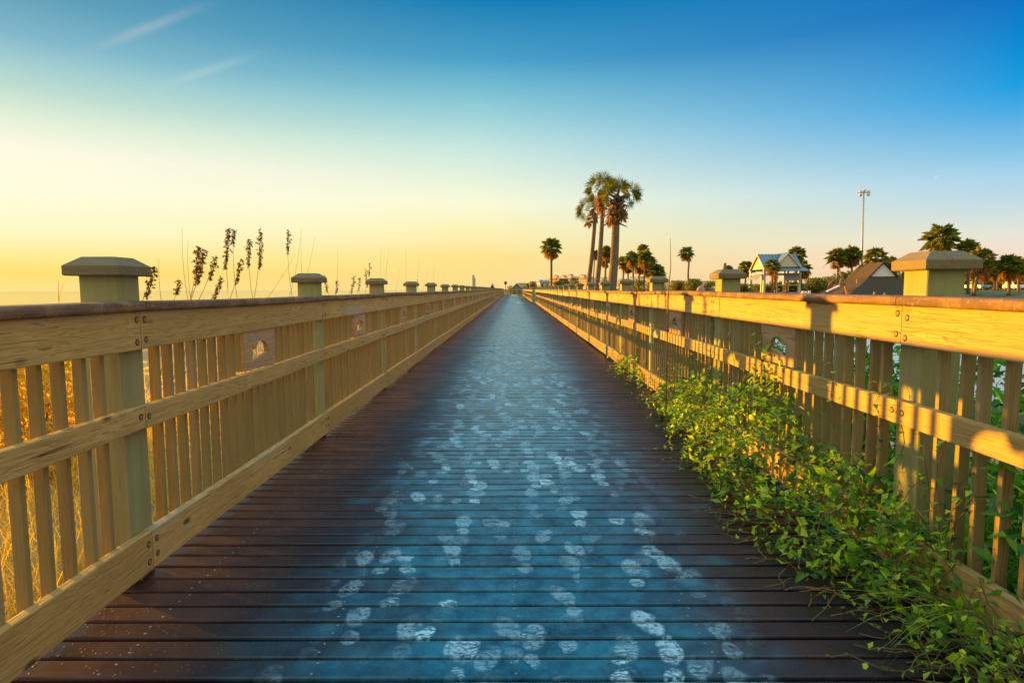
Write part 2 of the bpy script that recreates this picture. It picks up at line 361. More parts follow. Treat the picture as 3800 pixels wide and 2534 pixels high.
mb = MB(); mb.add([(-14000,-400,-3),(-55,-400,-3),(-55,14000,-3),(-14000,14000,-3)], [(0,1,2,3)])
m, t = new_mat('sea_water'); v = t.objvec(False)
w1 = t.noise(t.mapping(v, (1,.35,1)), .22, 5, .6); w2 = t.noise(t.mapping(v, (1,.3,1)), .035, 4, .6)
xx = t.n('ShaderNodeSeparateXYZ', Vector=v).outputs[0]
foam = t.math('MULTIPLY', t.mr(t.noise(t.mapping(v, (1,.06,1)), .12, 4, .6), .56, .62), t.mr(xx, -150, -95, 0, 1))
finish(t, t.mix(foam, (.05,.09,.10), (.75,.75,.74)), t.mix(foam, (.05,)*3, (.8,)*3), .5, t.math('ADD', w1, t.math('MULTIPLY', w2, 2.0)), .10, .5)
tag(obj('sea', mb, m), kind='structure')

mb = MB(); mb.add([(7,6,-.53),(26,6,-.53),(26,48,-.53),(7,48,-.53)], [(0,1,2,3)])
m, t = new_mat('parking_concrete'); v = t.objvec(False); nz = t.noise(v, 3, 6, .65)
finish(t, t.mix(t.mr(nz, .3, .7), (.62,.55,.52), (.50,.44,.41)), .85, .2, t.noise(v, 60, 3), .2, .004)
tag(obj('parking_area', mb, m), kind='structure')

def build_deck():
    mb = MB(); hw = .0450; n = int(117/PITCH_D); r = random.Random(3)
    for i in range(-14, n):
        y = (i+.5)*PITCH_D; dz = r.uniform(-.0015,.0015); x0, x1 = -1.52-.0032*max(y,0)+r.uniform(-.01,.01), 1.57+.0050*max(y,0)+r.uniform(-.01,.01)
        rr = .007; near = y < 14
        prof = [(-hw,-.028),(-hw,-rr),(-hw+.002,-.002),(-hw+rr,0),(hw-rr,0),(hw-.002,-.002),(hw,-rr),(hw,-.028)] if near else [(-hw,-.028),(-hw,-.003),(-hw+.004,0),(hw-.004,0),(hw,-.003),(hw,-.028)]
        k = len(prof)
        vs = [(x0, y+p, q+dz) for p, q in prof] + [(x1, y+p, q+dz+r.uniform(-.001,.001)) for p, q in prof]
        mb.add(vs, [(j, k+j, k+j+1, j+1) for j in range(k-1)] + [(k-1, 2*k-1, k, 0), tuple(range(k)), tuple(range(2*k-1, k-1, -1))])
        if y < 5:
            for jx in (-1.22, -.61, 0.0, .61, 1.22):
                for q in (-.024, .024):
                    cx, cy = jx+r.uniform(-.012,.012), y+q+r.uniform(-.004,.004); pts = [(cx+.0042*math.cos(a*math.pi/4), cy+.0042*math.sin(a*math.pi/4), dz+.0012) for a in range(8)]
                    mb.add(pts, [tuple(range(8))], 1)
    # joists below
    for jx in (-1.44,-1.22,-.61,0,.61,1.22,1.5):
        mb.box(jx-.02, jx+.02, -1.4, 117, -.2, -.031, 2)
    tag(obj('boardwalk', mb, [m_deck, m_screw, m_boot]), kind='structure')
build_deck()

# ------------------------------------------------------------------ railings
def board_mb(L, w, h, dx=0., dz=0., bev=.006, seg=2, gap=.0015, nseg=1, bow=0.):
    """bar along +Y from the origin, section w (x) by h (z), centred; the far end shifted by dx,dz"""
    prof = []
    for sx, sz, a0 in ((1,1,0),(-1,1,90),(-1,-1,180),(1,-1,270)):
        for k in range(seg+1):
            a = R(a0 + 90*k/seg); prof.append((sx*(w/2-bev)+bev*math.cos(a), sz*(h/2-bev)+bev*math.sin(a)))
    k = len(prof); mb = MB(); vs = []
    for i in range(nseg+1):
        f = i/nseg; y = gap+(L-2*gap)*f; b = bow*4*f*(1-f)
        vs += [(p+dx*f, y, q+dz*f+b) for p, q in prof]
    fs = []
    for i in range(nseg):
        fs += [(i*k+j, i*k+(j+1)%k, (i+1)*k+(j+1)%k, (i+1)*k+j) for j in range(k)]
    fs = [tuple(reversed(f)) for f in fs]
    fs += [tuple(range(k)), tuple(nseg*k+j for j in range(k-1,-1,-1))]
    mb.add(vs, fs); return mb
def vert_mb(w, h, bev=.004, lean=0.):
    mb = MB(); c = w/2; b = bev
    ring = [(c,-c+b),(c,c-b),(c-b,c),(-c+b,c),(-c,c-b),(-c,-c+b),(-c+b,-c),(c-b,-c)]
    mb.add([(x,y,0) for x,y in ring]+[(x+lean,y,h) for x,y in ring], [(j,(j+1)%8,8+(j+1)%8,8+j) for j in range(8)]+[tuple(range(7,-1,-1)), tuple(range(8,16))])
    return mb
def bal_mb(h=1.0):
    mb = vert_mb(.038, h, .003, 0); mb.v = [(x, y*.58, z) for x, y, z in mb.v]; return mb
def postcap_mb():
    mb = MB(); a, c = .103, .057; rows = [(a-.004,0),(a,.004),(a,.036),(a-.003,.039),(c+.004,.069),(c,.0705)]
    vs = []
    for w, z in rows: vs += [(-w,-w,z),(w,-w,z),(w,w,z),(-w,w,z)]
    fs = [(3,2,1,0)]
    for i in range(len(rows)-1):
        fs += [(i*4+j, i*4+(j+1)%4, (i+1)*4+(j+1)%4, (i+1)*4+j) for j in range(4)]
    n = (len(rows)-1)*4; fs.append((n,n+1,n+2,n+3)); mb.add(vs, fs); return mb
DOLPHIN = [(.23,.63),(.25,.48),(.30,.38),(.37,.30),(.48,.28),(.515,.26),(.535,.16),(.55,.28),(.58,.37),(.61,.46),(.65,.485),(.69,.47),(.72,.43),(.75,.37),(.755,.45),(.735,.53),(.735,.60),(.757,.69),(.768,.80),(.72,.75),(.67,.74),(.62,.755),(.57,.73),(.53,.69),(.47,.67),(.41,.66),(.355,.655),(.29,.64)]
def plaque_mb(W, H, th, mirror, front):
    """flat board in the YZ plane with a fish shaped hole cut right through; y runs away from the viewer"""
    n = len(DOLPHIN); pts = []
    for s, v in DOLPHIN:
        pts.append(((1-s)*W - W/2, (1-v)*H - H/2))          # s = 0 is the far end
    cy = sum(p[0] for p in pts)/n; cz = sum(p[1] for p in pts)/n
    # outline: resample rectangle in step with the hole
    def rect_pt(a):
        c, s = math.cos(a), math.sin(a); k = min(W/2/abs(c) if abs(c) > 1e-9 else 1e9, H/2/abs(s) if abs(s) > 1e-9 else 1e9); return (c*k, s*k)
    from mathutils.geometry import delaunay_2d_cdt
    rect = [(-W/2,-H/2),(W/2,-H/2),(W/2,H/2),(-W/2,H/2)]
    vin = [Vector(p) for p in rect+pts]
    edges = [(0,1),(1,2),(2,3),(3,0)] + [(4+i, 4+(i+1)%n) for i in range(n)]
    res = delaunay_2d_cdt(vin, edges, [], 0, 1e-6)
    vo, fo = res[0], res[2]
    def inside(q):
        c = False; j = n-1
        for i in range(n):
            (x1,y1),(x2,y2) = pts[i], pts[j]
            if (y1 > q[1]) != (y2 > q[1]) and q[0] < (x2-x1)*(q[1]-y1)/(y2-y1)+x1: c = not c
            j = i
        return c
    mb = MB(); tri = [f for f in fo if not inside(sum((vo[i] for i in f), Vector((0,0)))/len(f))]
    k = len(vo)
    mb.add([(0,p.x,p.y) for p in vo]+[(front*-th,p.x,p.y) for p in vo], [tuple(f) for f in tri]+[tuple(k+i for i in reversed(f)) for f in tri])
    for ring in (rect, pts):
        kk = len(ring)
        mb.add([(0,*p) for p in ring]+[(front*-th,*p) for p in ring], [(i,(i+1)%kk,kk+(i+1)%kk,kk+i) for i in range(kk)])
    return mb
def bolt_mb(side):
    mb = MB(); n = 12; s = -side
    ring = lambda r, x: [(x*s, r*math.cos(2*math.pi*i/n), r*math.sin(2*math.pi*i/n)) for i in range(n)]
    mb.add(ring(.0125,.0008)+ring(.0125,-.004), [tuple(range(n))]+[(i,(i+1)%n,n+(i+1)%n,n+i) for i in range(n)])
    mb.add(ring(.0085,.0016)+ring(.0085,-.004), [tuple(range(n))]+[(i,(i+1)%n,n+(i+1)%n,n+i) for i in range(n)], 1)
    return mb

def railing(name, label, side, ys, xf, zoff=0., detail=True, nb_parts=100, plaques=True, seed=1):
    """side -1 left / +1 right; ys = post positions; xf(y) = inner face of the boards"""
    r = random.Random(seed)
    root = thing(name, label, 'railing', (xf(ys[0]), ys[0], 0))
    ox, oy = xf(ys[0]), ys[0]
    pw = [(r.uniform(-.006,.006), r.uniform(-.006,.006)) for _ in ys]
    pcap_me = postcap_mb().mesh('post_cap', [m_pcap]); post_me = vert_mb(.14, 1.184+.35).mesh('post', [m_post])
    bal_me = [bal_mb().mesh('baluster', [m_bal])]
    bolt_me = bolt_mb(side).mesh('bolt', [m_bolt, m_bolthead])
    for i, y in enumerate(ys):
        p = link('post', post_me, root, (xf(y)-ox+side*(.038+.07), y-oy, -.35+zoff+pw[i][1]), r.uniform(-.012,.012))
        c = link('post_cap', pcap_me, p, (r.uniform(-.004,.004), r.uniform(-.004,.004), 1.534), r.uniform(-.03,.03)+(math.pi/2)*r.randint(0,3))
    stuff = MB(); cand = []
    for i in range(len(ys)-1):
        y0, y1 = ys[i], ys[i+1]; L = y1-y0
        x0, x1 = xf(y0)-ox+pw[i][0], xf(y1)-ox+pw[i+1][0]
        z0, z1 = zoff+pw[i][1], zoff+pw[i+1][1]; near = y0 < 9 and detail
        def bd(nm, w, h, xin, zc, mat, bev=.005, seg=1, jit=.003):
            j0, j1 = r.uniform(-jit,jit), r.uniform(-jit,jit)
            ns = 6 if near else 2
            b = board_mb(L, w, h, x1-x0, z1-z0+j1-j0, bev, seg if not near else max(seg,2), nseg=ns, bow=r.uniform(-.007,.007))
            return obj(nm, b, mat, root, (x0+side*(w/2-xin), y0-oy, zc+z0+j0))
        fa = bd('fascia_board', .038, .154, 0, .980, m_rail)
        mi = bd('mid_rail', .038, .091, 0, .641, m_rail)
        ki = bd('kick_board', .038, .158, 0, .107, m_rail)
        cp = bd('cap_rail', .145, .039, .027, 1.0685, m_cap, .013, 3, .002)
        if near:
            for b, zz in ((fa, (.034,-.043)), (mi, (.0,)), (ki, (.035,-.03))):
                for e in (0, 1):
                    for z in zz:
                        f = (.028+r.uniform(-.006,.006))/L if e == 0 else 1-(.028+r.uniform(-.006,.006))/L
                        dxl = (x1-x0)*f; link('bolt', bolt_me, b, (dxl-side*.019, L*f, z+r.uniform(-.006,.006)+(z1-z0)*f))
        if plaques:
            W, H = .42, .21; yc = (y0+y1)/2+r.uniform(-.03,.03)
            pm = plaque_mb(W, H, .019, False, -side) if i < 9 else plaque_mb(W, H, .019, False, -side)
            pl = obj('cutout_plaque', pm, m_plaque, root, ((x0+x1)/2+side*.012, yc-oy, .795+(z0+z1)/2))
            for e in (-1, 1):
                bk = MB(); bk.box(-.02, .02, -.012, .012, -.105, .105); obj('cleat', bk, m_bal, pl, (side*.040, e*(W/2-.013), 0))
        nb = 21
        for k in range(nb):
            f = (k+1)/(nb+1); yy = y0+.07+(L-.14)*f+r.uniform(-.004,.004)
            short = plaques and abs(yy-yc) < .19
            cand.append((short, yy, xf(yy)-ox+(pw[i][0]*(1-f)+pw[i+1][0]*f)+side*(.038+.0195), z0*(1-f)+z1*f, r.uniform(-.006,.006)))
    cand.sort(key=lambda c: abs(c[1]-2.2))
    short_me = bal_mb(.625).mesh('baluster', [m_bal])
    for k, (short, yy, x, z, ln) in enumerate(cand):
        if k < nb_parts:
            b = link('baluster', short_me if short else bal_me[0], root, (x, yy-oy, .045+z)); b.rotation_euler = (ln*.8, ln, ln*4)
        else:
            b0 = len(stuff.v); tmp = bal_mb(.625 if short else 1.0)
            stuff.add([(vx+x, vy+yy-oy, vz+.045+z) for vx, vy, vz in tmp.v], tmp.f)
    if stuff.v: tag(obj('far_balusters', stuff, m_bal, root), kind='stuff')
    return root
S = 2.3
ysL = [2.32+S*i for i in (-2,-1)] + [2.32] + [2.32+S*k for k in (1,2.0,3.04,4.04,5.1,6.2,7.2,8.25,9.3,10.3,11.3,12.4,13.4,14.4,15.4,16.4,17.4,18.5,19.5,20.3)]
ysR = [2.32+S*i for i in (-2,-1)] + [2.32] + [2.32+S*k for k in (.98,1.98,2.84,3.72,4.64,5.6,6.6,7.5,8.5,9.4,10.3,11.2,12.2,13.1,14,15,16,17,18,19,20)]
xfL = lambda y: -1.425-.0032*max(y,0); xfR = lambda y: 1.478+.0050*max(y,0)
railing('wooden_railing', 'long shaded wooden railing on the sea side with cutout plaques and square capped posts', -1, ysL, xfL, 0., seed=11)
railing('wooden_railing', 'long sunlit golden wooden railing on the vine side with square capped posts', 1, ysR, xfR, .012, seed=12)
railing('wooden_railing', 'distant continuation of the shaded sea side railing beyond the bench', -1, [54.5+2.4*i for i in range(25)], lambda y: -1.50-.003*y, 0, False, 0, False, 13)
railing('wooden_railing', 'distant continuation of the sunlit railing beyond the dark end post', 1, [50.6+2.4*i for i in range(26)], lambda y: 1.44+.0022*y, 0, False, 0, False, 14)
railing('wooden_railing', 'short added railing set back behind the bench, blocking low sun through the opening', -1, [47.8,50.2,52.6,55.2], lambda y: -3.0, 0, False, 0, False, 15)  # added to close the opening and keep sun glare off the far deck
def end_rail():
    rt = thing('wooden_railing', 'low wooden railing crossing the far end of the boardwalk', 'railing', (0,116,0))
    for x in (-1.9,-.6,.7,2.0):
        link('post', vert_mb(.14,1.55).mesh('post', [m_post]), rt, (x, .1, -.35))
    for z, h in ((.974,.142),(.641,.091),(.107,.158),(1.07,.04)):
        b = MB(); b.box(-1.9, 2.0, -.02, .018, -h/2, h/2); obj('cross_board', b, m_rail, rt, (0,0,z))
    for k in range(34):
        link('baluster', bal_mb().mesh('baluster', [m_bal]), rt, (-1.8+k*.113, .045, .045))
end_rail()

# ------------------------------------------------------------------ benches at the opening
def bench(loc, rz, label):
    rt = thing('bench', label, 'bench', loc, rz)
    s = MB()
    for k in range(4): s.box(-.75, .75, -.2+k*.105, -.105+k*.105, 0, .04)
    obj('seat', s, m_rail, rt, (0,0,.44))
    for x in (-.5, .5):
        l = MB(); l.tube([(x,.05,.44),(x,.08,.3),(x,.03,.12),(x,-.1,.04),(x,-.18,.03)], [.045,.04,.04,.045,.03], 8); obj('leg', l, m_conc, rt)
    b = MB()
    for k in range(2): b.box(-.75, .75, .27, .30, .55+k*.14, .66+k*.14)
    obj('backrest', b, m_rail, rt)
bench((-1.62, 51.2, 0), R(90), 'wooden bench on curved pale legs in the gap of the sea side railing')
bench((-1.85, 113.5, 0), R(90), 'small far bench near the end of the boardwalk on the left')

# ------------------------------------------------------------------ leaves, vines, shrubs, grasses
def leaf(mb, p, d, up, l, w, fold=.25, droop=.25, mi=0):
    d = d.normalized(); s = d.cross(up)
    if s.length < 1e-3: s = d.orthogonal()
    s.normalize(); u = s.cross(d)
    q = lambda a, b, c: tuple(p + d*(a*l) + s*(b*w) + u*(c*l))
    mb.add([q(0,0,0), q(.38,-.5,fold*.35), q(.38,.5,fold*.35), q(.5,0,0), q(1,0,-droop)], [(0,3,1),(3,4,1),(0,2,3),(2,4,3)], mi)
def rv(r): 
    z = r.uniform(-1,1); a = r.uniform(0,2*math.pi); k = math.sqrt(1-z*z); return Vector((k*math.cos(a), k*math.sin(a), z))
TAB = [(1.25,1.36,.10),(1.5,1.27,.15),(1.8,1.25,.16),(2.0,1.26,.18),(2.15,1.14,.30),(2.4,1.08,.50),(3.0,1.06,.68),(3.4,1.08,.72),(4.0,1.14,.66),(4.5,1.20,.56),(5.1,1.28,.36),(5.7,1.37,.25),(6.2,1.46,.10),(6.8,1.46,.06),(7.2,1.38,.18),(7.7,1.36,.25),(8.2,1.42,.2),(8.8,1.47,.1)]
def tab(y):
    for a, b in zip(TAB, TAB[1:]):
        if a[0] <= y <= b[0]:
            f = (y-a[0])/(b[0]-a[0]); return a[1]+(b[1]-a[1])*f, a[2]+(b[2]-a[2])*f
    return (1.45, .05)
def vine(label, y0, y1, n, nst, seed, size=.05, long_grass=0):
    r = random.Random(seed); fo = MB(); st = MB(); dr = MB()
    rt = thing('creeping_vine', label, 'vine', (1.3, (y0+y1)/2, 0)); o = Vector((1.3, (y0+y1)/2, 0))
    for _ in range(n):
        y = r.uniform(y0, y1); xin, H = tab(y)
        xin += .10*noise.noise(Vector((y*3, 1, seed))); xr = 1.50+.25*(r.random()**2)
        f = r.random()**.8; x = xin+(xr-xin)*f
        hs = H*(.78+.75*noise.noise(Vector((1.7, y*1.15, 4))))*(min(f*1.15,1)**.75)*(1+.45*noise.noise(Vector((x*5, y*4, 2))))
        cl = noise.noise(Vector((x*9, y*8, seed+.5)))
        if cl < -.18 and r.random() < .85: continue
        z = max(.008, hs*(1-.5*r.random()**2) + .02)
        d = Vector((r.uniform(-1,.5), r.uniform(-1,1), r.uniform(-.35,.7))); up = Vector((r.uniform(-.6,.4), r.uniform(-.6,.3), 1))
        l = size*(r.uniform(.45,1.0) if r.random() < .7 else r.uniform(1.0,1.7)); p = Vector((x,y,z))-o
        if d.z*l+z < .005: d.z = abs(d.z)
        up = Vector((-.9,.35,.45))+rv(r)*.75 if r.random() < .7 else up; leaf(fo, p, d, up, l, l*r.uniform(.42,.62), r.uniform(.1,.5), r.uniform(0,.4))
        if r.random() < .10:
            leaf(dr, p+Vector((0,0,-.02)), d, up, l*.7, l*.3, .6, .6)
    for _ in range(nst):
        y = r.uniform(y0, y1); xin, H = tab(y); p = Vector((r.uniform(xin+.05,1.5), y, r.uniform(0,H*.8)))
        a = r.uniform(-1.2,1.2)+math.pi; pts = [p-o]; d = Vector((math.cos(a)*.6, math.sin(a), r.uniform(0,.5)))
        for k in range(r.randint(4,8)):
            d = (d+rv(r)*.55+Vector((0,0,-.12))).normalized(); p = p+d*.05; p.z = max(p.z,.006); pts.append(p-o)
            if r.random() < .7 and k > 1: leaf(fo, p-o, rv(r)+Vector((0,0,.4)), Vector((0,0,1)), size*r.uniform(.5,.9), size*.4)
        st.tube(pts, .0016, 4, 0, False)
    # climbers on the rail
    for _ in range(max(3, nst//22)):
        y = r.uniform(max(y0,2.0), y1); p = Vector((1.475+.005*y, y, tab(y)[1]*.9)); pts = [p-o]
        for k in range(r.randint(5,10)):
            p = p+Vector((r.uniform(-.015,.015), r.uniform(-.03,.03), .045)); 
            if p.z > .86: break
            pts.append(p-o); leaf(fo, p-o, Vector((r.uniform(-1,-.2), r.uniform(-1,1), r.uniform(-.3,.4))), Vector((0,0,1)), size*r.uniform(.7,1.2), size*.5)
        st.tube(pts, .0018, 4, 0, False)
    obj('foliage', fo, m_vine, rt); tag(obj('tendrils', st, m_stem, rt), kind='stuff')
    if dr.v: obj('dead_leaves', dr, m_dry, rt)
    # dead tendrils trailing on the boards
    td = MB()
    for _ in range(nst//8):
        y = r.uniform(y0, min(y1,3.2)); xin, H = tab(y); p = Vector((xin+.05, y, .012)); pts = [p-o]; d = Vector((-1, r.uniform(-.8,.5), 0))
        for k in range(r.randint(3,7)):
            d = (d+Vector((r.uniform(-.5,.5), r.uniform(-.8,.8), 0))).normalized(); p = p+d*.035; p.z = .006+.012*r.random(); pts.append(p-o)
        td.tube(pts, .0014, 4, 0, False)
    if td.v: tag(obj('dry_tendrils', td, m_dry, rt), kind='stuff')
    return rt
vine('thick leafy vine mass spilling over the kick board onto the right edge of the boardwalk', 2.0, 6.1, 7800, 360, 5, .045)
vine('small sunlit vine patch on the right edge further along, detached from the thick mass', 6.9, 8.6, 420, 40, 6, .052)
vine('sparse vine with broad leaves and dead tendrils in the near right corner of the deck', 1.25, 1.95, 620, 150, 8, .043)
def long_grass(label, base, n, seed):
    r = random.Random(seed); mb = MB(); rt = Vector(base)
    for _ in range(n):
        a = R(r.uniform(150,215)); L = r.uniform(.3,.62); pts = []; wv = Vector((-math.sin(a), math.cos(a), 0))*.0022
        vs = []; e0 = r.uniform(.35,.75); st = Vector((r.uniform(-.03,.1), r.uniform(-.06,.06), 0)); p = st.copy()
        for k in range(7):
            e = e0-.95*k/6; vs += [tuple(p-wv*(1-k/6.5)), tuple(p+wv*(1-k/6.5))]
            p = p+Vector((math.cos(a)*math.cos(e), math.sin(a)*math.cos(e), math.sin(e)))*L/6
            p.z = max(p.z, .012)
        mb.add(vs, [(2*k,2*k+1,2*k+3,2*k+2) for k in range(6)])
    tag(obj('grass_tuft', mb, m_vine, None, base), label, 'grass')
long_grass('long green grass blades bending over the near right deck boards', (1.40,1.80,.10), 26, 3)
long_grass('small tuft of thin grass leaning out under the sunlit railing past the vines', (1.45,9.6,.03), 14, 4)
def far_patch(px, py, d, label, n, w, seed):
    r = random.Random(seed); b = P(px, py, d); b.z = 0; mb = MB()
    for _ in range(n):
        p = Vector((r.gauss(0,w*.4), r.gauss(0,w), 0)); h = .35*max(0,1-p.length/(2*w)); p.z = r.uniform(.01,.05+h)
        leaf(mb, p, rv(r)+Vector((0,0,.5)), Vector((0,0,1)), .10, .05)
    tag(obj('creeping_vine', mb, m_vine, None, b), label, 'vine')
far_patch(1945, 1100, 76, 'dark green vine clump far down the walk against the distant sunlit railing', 500, 1.6, 21)

def leaf_shrub(label, cx, cy, rx, ry, h, n, size, seed, mat, name='shrub', cat='shrub', base=None, spiky=False, group=None):
    r = random.Random(seed); z0 = ground_z(cx, cy)-.03 if base is None else base
    rt = thing(name, label, cat, (cx,cy,z0), 0, group); fo = MB(); st = MB()
    lobes = [(r.uniform(-.55,.55), r.uniform(-.55,.55), r.uniform(.35,.95), r.uniform(.35,.6)) for _ in range(max(6, n//130))]
    for _ in range(n):
        lx, ly, lz, lr = r.choice(lobes); v = rv(r)*(lr*(r.random()**.4))
        if lz+v.z > 1.08 or lz+v.z < 0: v.z *= -.5
        p = Vector(((lx+v.x)*rx, (ly+v.y)*ry, max(.02, (lz*.8+v.z*.6)*h)))
        d = v.normalized()+rv(r)*.8+Vector((0,0,.2)); l = size*r.uniform(.6,1.3)
        leaf(fo, p, d, rv(r)+Vector((0,0,1)), l, l*(.16 if spiky else r.uniform(.35,.55)), r.uniform(.1,.4), r.uniform(0,.35))
    for lx, ly, lz, lr in lobes:
        st.tube([(lx*rx*.25, ly*ry*.25, -.05), (lx*rx*.7, ly*ry*.7, lz*h*.5), (lx*rx, ly*ry, lz*h*.8)], [.012*h**.5, .009*h**.5, .004], 5)
    obj('foliage', fo, mat, rt); obj('branch', st, m_stem, rt)
    return rt
SH = [(1.95,1.55,1.0,'leafy shrub between balusters just right of the first right hand post'),(2.05,.9,.95,'broad leaved green shrub pressed behind the railing at the near right edge'),
      (2.2,2.2,1.0,'dense green shrub behind the first right hand post'),
      (2.25,3.5,1.15,'dark green shrub behind the railing just past the first right hand post'),
      (2.3,5.0,1.15,'tangled shrub hidden behind the railing at the second right hand post'),
      (2.3,6.8,1.1,'tangled shrub behind the railing past the second right hand post'),
      (2.3,8.8,1.1,'tangled shrub behind the railing near the third right hand post')]
for i, (x, y, h, lb) in enumerate(SH):
    leaf_shrub(lb, x, y, .55, .95, h+.62, 3000 if i < 4 else 1100, .075, 40+i, m_shrub)
def blade_plant(label, base, n, L, seed, mat):
    r = random.Random(seed); mb = MB()
    for _ in range(n):
        a = r.uniform(0, 2*math.pi); e0 = r.uniform(.9,1.5); l = L*r.uniform(.6,1); p = Vector((r.uniform(-.05,.05), r.uniform(-.05,.05), 0)); vs = []
        wv = Vector((-math.sin(a), math.cos(a), 0))
        for k in range(8):
            f = k/7; ww = .016*(1-f)**.6+.0005; e = e0-1.3*f*f
            vs += [tuple(p-wv*ww), tuple(p+wv*ww)]; p = p+Vector((math.cos(a)*math.cos(e), math.sin(a)*math.cos(e), math.sin(e)))*l/7
        mb.add(vs, [(2*k,2*k+1,2*k+3,2*k+2) for k in range(7)])
    tag(obj('blade_plant', mb, mat, None, base), label, 'plant')
blade_plant('clump of long strap leaves behind the cutout of the nearest right plaque', (2.0,4.1,-.6), 34, 1.5, 5, m_shrub)
blade_plant('strap leaved clump behind the right railing next to the first post', (2.05,2.7,-.6), 30, 1.5, 6, m_shrub)
leaf_shrub('tall bushy golden grass clump on the dune behind the first left hand post', -4.2, 5.2, .8, 1.25, 1.5, 3000, .16, 62, m_grass, 'grass_clump', 'grass', None, True)

def dune_grass():
    r = random.Random(9); mb = MB(); lowset = MB()
    N = 30000
    for q in range(N):
        if q % 2: y = -1.0 + 9*(r.random()**1.2); x = -1.74-(r.random()**1.3)*(2.6+.5*max(y,0))
        else: y = -1.5 + 46*(r.random()**1.8); x = -1.72-.004*y-(r.random()**1.5)*(3.2+.12*y)
        g = ground_z(x, y)-.02; L = r.uniform(.35,.78); a = r.uniform(0, 2*math.pi); e0 = r.uniform(.75,1.45)
        if noise.noise(Vector((x*2, y*2, 3))) < -.35: continue
        wd = r.uniform(.0016,.0034)*(1+y*.06); wv = Vector((-math.sin(a), math.cos(a), 0))*wd; p = Vector((x,y,g)); vs = []
        for k in range(4):
            f = k/3; e = e0-1.5*f*f
            if k < 3: vs += [tuple(p-wv*(1-f*.8)), tuple(p+wv*(1-f*.8))]
            else: vs.append(tuple(p))
            p = p+Vector((math.cos(a)*math.cos(e), math.sin(a)*math.cos(e), math.sin(e)))*L/3
        mb.add(vs, [(0,1,3,2),(2,3,5,4),(4,5,6)])
    tag(obj('dune_grass', mb, m_grass), 'golden dune grass beside the sea side railing', 'grass', kind='stuff')
dune_grass()

# sea oats: tip pixel, base pixel, seed head length (pixels) or 0 for a bare stem
OATS = [((570,990),(530,1112),118,'dark sea oat head leaning right beside the nearest left post cap'),
 ((662,1036),(645,1114),58,'short sea oat head standing low on its own over the left cap rail'),
 ((732,914),(706,1112),140,'left of two crossing full sea oat heads in the left cluster'),
 ((754,924),(709,1112),130,'right of two crossing full sea oat heads in the left cluster'),
 ((801,950),(738,1112),90,'leaning sea oat head with loose drooping seeds right of the crossing pair'),
 ((819,1030),(785,1110),80,'low bushy sea oat head just above the left cap rail'),
 ((847,848),(848,1109),150,'tallest sea oat with loose spiky head in the left cluster'),
 ((866,850),(880,1109),60,'tall sea oat with a short head touching the tallest one'),
 ((892,962),(853,1110),90,'sea oat with drooping side tufts leaning right under the tallest one'),
 ((921,886),(938,1108),100,'slim sea oat head left of the pair over the middle of the left rail'),
 ((964,854),(943,1108),145,'long curved sea oat head right of the pair over the middle of the left rail'),
 ((1068,852),(1084,1104),90,'sea oat head just left of the second left post cap'),
 ((1203,1022),(1222,1098),62,'drooping sea oat head just right of the second left post cap'),
 ((1251,1040),(1244,1096),48,'small dark sea oat head between the second and third left posts'),
 ((1314,1024),(1296,1094),66,'sea oat head left of the third left post leaning right'),
 ((1334,1030),(1325,1092),52,'sea oat head close before the third left post'),
 ((1357,998),(1356,1090),70,'upright sea oat head close before the third left post'),
 ((1372,976),(1375,1090),48,'highest pale sea oat head beside the third left post'),
 ((1548,1036),(1552,1078),34,'faint sea oat head behind the fourth left post')]
STEMS = [((676,848),(697,1114),'tall bare grass stem at the left of the sea oat cluster'),
 ((698,892),(708,1113),'bare grass stem second from left in the sea oat cluster'),
 ((590,960),(598,1114),'single bare stem right of the leaning sea oat beside the nearest left post'),
 ((218,1040),(219,1124),'lone bare stem left of the nearest left post'),
 ((1119,852),(1073,1104),'bare stem crossing behind the second left post leaning right'),
 ((1118,886),(1130,1100),'bare upright stem rising above the second left post cap'),
 ((1168,880),(1112,1104),'bare stem leaning far right above the second left post cap'),
 ((1094,942),(992,1106),'bare stem leaning strongly right left of the second post'),
 ((1253,928),(1243,1098),'tall bare stem between the second and third left posts'),
 ((1415,912),(1419,1086),'bare upright stem above the third left post cap'),
 ((1444,914),(1414,1086),'bare leaning stem above the third left post cap'),
 ((1435,972),(1428,1086),'short bare stem right of the third left post'),
 ((1504,922),(1503,1082),'bare stem left of the fourth left post'),
 ((1483,1000),(1468,1084),'short leaning bare stem between the third and fourth left posts'),
 ((1557,952),(1538,1078),'bare stem leaning right over the fourth left post'),
 ((1612,966),(1604,1074),'bare stem above the fifth left post'),
 ((1590,990),(1568,1078),'thin leaning stem between the fourth and fifth left posts'),
 ((1645,1020),(1647,1074),'short thin stem above the sixth left post')]
